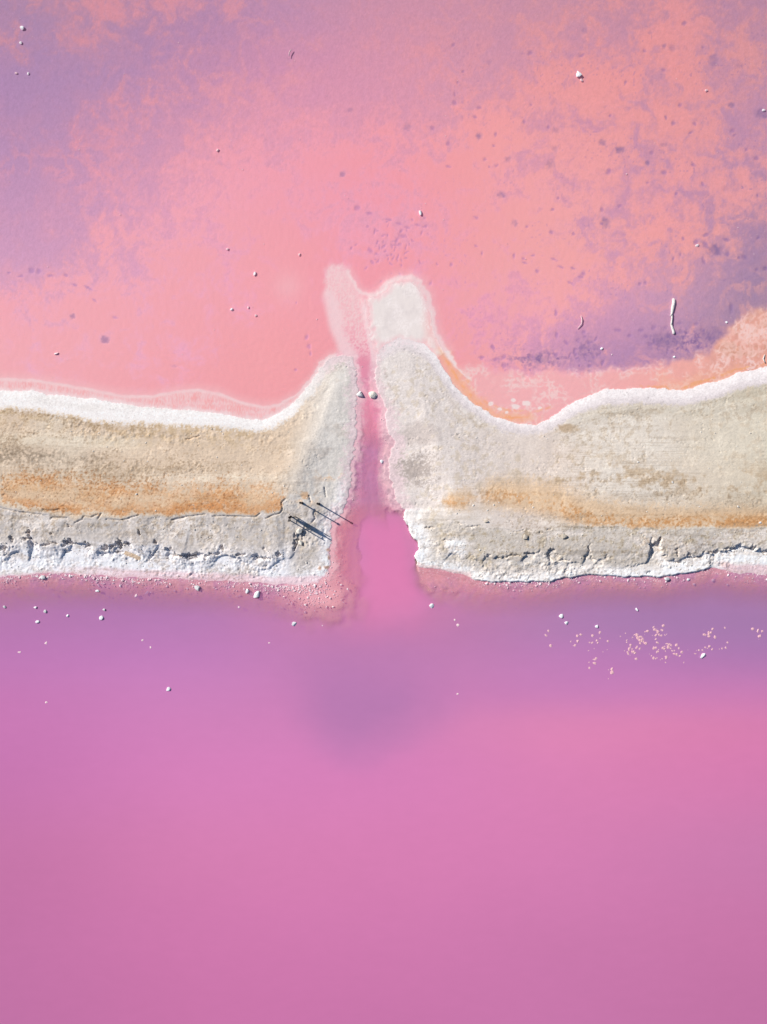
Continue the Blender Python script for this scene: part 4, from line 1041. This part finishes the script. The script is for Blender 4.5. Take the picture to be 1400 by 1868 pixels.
for (p0, p1, lab) in (((553, 918), (617, 957), 'thin dark lone post farther from the channel, its shadow ending at the pink shore'),
                      ((583, 919.5), (641, 957), 'thin dark lone post nearest the channel, its shadow crossing into pink water')):
    z0 = ground_z(*p0); h = shadow_height(p0, p1)
    t = empty('post', (wx(p0[0]), wy(p0[1]), z0)); tag(t, lab, 'post', 'lone posts on the left bank')
    rod('shaft', (0, 0, -.2), (0.02, .01, h), .042, .036, t)
    rod('cap', (.02, .01, h - .06), (.02, .01, h + .01), .075, .065, t)
    rod('collar', (0, 0, -.05), (0, 0, .14), .10, .06, t)

z0 = ground_z(537, 946)
fr = empty('trestle', (wx(536), wy(946), z0))
tag(fr, 'slender dark trestle of three posts on the left bank casting a triple shadow', 'trestle')
legs = [((541.5, 943), (601, 980), .036), ((534, 943), (604, 987), .044), ((532.5, 950), (594, 986), .036)]
tops = []
for p0, p1, r in legs:
    h = shadow_height(p0, p1); x, y = wx(p0[0]) - wx(536), wy(p0[1]) - wy(946); zz = ground_z(*p0) - z0
    rod('post', (x, y, zz - .2), (x, y, zz + h), r, r * .85, fr); tops.append((x, y, zz, h))
ang = math.atan2(SUN_DIR.y, SUN_DIR.x) + math.pi / 2
x, y, zz, h = tops[1]
plank('board', .22, .03, h * .72, (x, y, zz + h * .50), (0, 0, ang), fr, .45)
for q in (.14, .48, .80):
    for i, j in ((0, 1), (1, 2)):
        a, b_ = tops[i], tops[j]
        A_ = Vector((a[0], a[1], a[2] + a[3] * q)); B_ = Vector((b_[0], b_[1], b_[2] + a[3] * q)); e = (B_ - A_) * .12
        rod('rail', tuple(A_ - e), tuple(B_ + e), .022, .022, fr, 6)

# ------------------------------------------------------------------ uncountable gravel and crumbs
def scatter(name, pts, mat, kind, colours=None):
    """many small angular stones joined in one mesh; pts = (x, y, z, size)"""
    bm = bmesh.new(); bmesh.ops.create_icosphere(bm, subdivisions=1, radius=1)
    base = np.array([v.co for v in bm.verts]); F_ = np.array([[v.index for v in f.verts] for f in bm.faces]); bm.free()
    rng = np.random.default_rng(3); n = len(pts); P_a = np.array(pts)
    jit = 1 + rng.uniform(-.3, .25, (n, len(base), 1))
    sc = rng.uniform(.7, 1.2, (n, 1, 3)) * np.array([1, 1, .5])
    V = base[None] * jit * sc
    an = rng.uniform(0, 6.28, n); ca, sa = np.cos(an)[:, None], np.sin(an)[:, None]
    V = np.stack([V[..., 0] * ca - V[..., 1] * sa, V[..., 0] * sa + V[..., 1] * ca, V[..., 2]], -1) * P_a[:, None, 3:4] + P_a[:, None, :3]
    Q = F_[None] + (np.arange(n) * len(base))[:, None, None]
    return link_mesh(name, V.reshape(-1, 3), Q.reshape(-1, 3), mat, kind, None, False)

rng = np.random.default_rng(9)
pts = []
def shore_gravel(n, x0, x1, spread, tilt=0):
    k = 0
    while k < n:
        x = rng.uniform(x0, x1); s_ = float(np.interp(x, *zip(*(W_SOUTH if x < 590 else E_SOUTH))))
        y = s_ + abs(rng.exponential(spread)) + 1
        if perlin(np.array([x / 40.]), np.array([y / 30.]), 60)[0] < rng.uniform(-.6, .5): continue
        sz = .014 + rng.exponential(.016); z = ground_z(x, y)
        pts.append((wx(x), wy(y), max(z, -.06 - sz * .3) + sz * .2, min(sz, .1))); k += 1
shore_gravel(1100, 0, 560, 11); shore_gravel(420, 480, 600, 22); shore_gravel(420, 850, 1400, 7); shore_gravel(90, 780, 1400, 30); shore_gravel(110, 0, 480, 34)
for k in range(420):
    x, y = rng.normal(575, 36), rng.normal(1085, 24)
    if ground_z(x, y) < 0:
        sz = .02 + rng.exponential(.014); pts.append((wx(x), wy(y), max(ground_z(x, y), -.04) + sz * .4, sz))
for k in range(60):
    x, y = rng.uniform(610, 720), rng.uniform(760, 1060)
    if ground_z(x, y) < 0: sz = .02 + rng.exponential(.01); pts.append((wx(x), wy(y), max(ground_z(x, y), -.03) + sz * .4, sz))
M_GRAVEL = solid_material('pink_white_gravel', (.78, .50, .55), (.94, .80, .80), 3.0)
scatter('gravel', pts, M_GRAVEL, 'stuff')
pts = []
for k in range(900):
    x, y = rng.uniform(0, 1400), rng.uniform(20, 700)
    z = ground_z(x, y)
    if z < 0 and rng.uniform() < .35: sz = .014 + rng.exponential(.008); pts.append((wx(x), wy(y), z + sz * .5, sz))
scatter('grit', pts, M_GRAVEL, 'stuff')
pts = []
for k in range(9000):
    x = rng.uniform(0, 1400)
    if 600 < x < 760: continue
    wst = x < 640; y = rng.uniform(760, 1062)
    z = ground_z(x, y)
    t1v = float(np.interp(x, *zip(*(W_T1 if wst else E_T1)))); t2v = float(np.interp(x, *zip(*(W_T2 if wst else E_T2))))
    p = .10 + .22 * (y > t1v) + .35 * math.exp(-((y - t2v - 8) / 12) ** 2)
    if z < .03 or rng.uniform() > p: continue
    sz = .014 + rng.exponential(.011); pts.append((wx(x), wy(y), z + sz * .35, min(sz, .075)))
M_CRUMB = solid_material('earth_crumbs', (.62, .56, .48), (.82, .79, .74), 2.5)
scatter('crumbled_earth', pts, M_CRUMB, 'stuff')
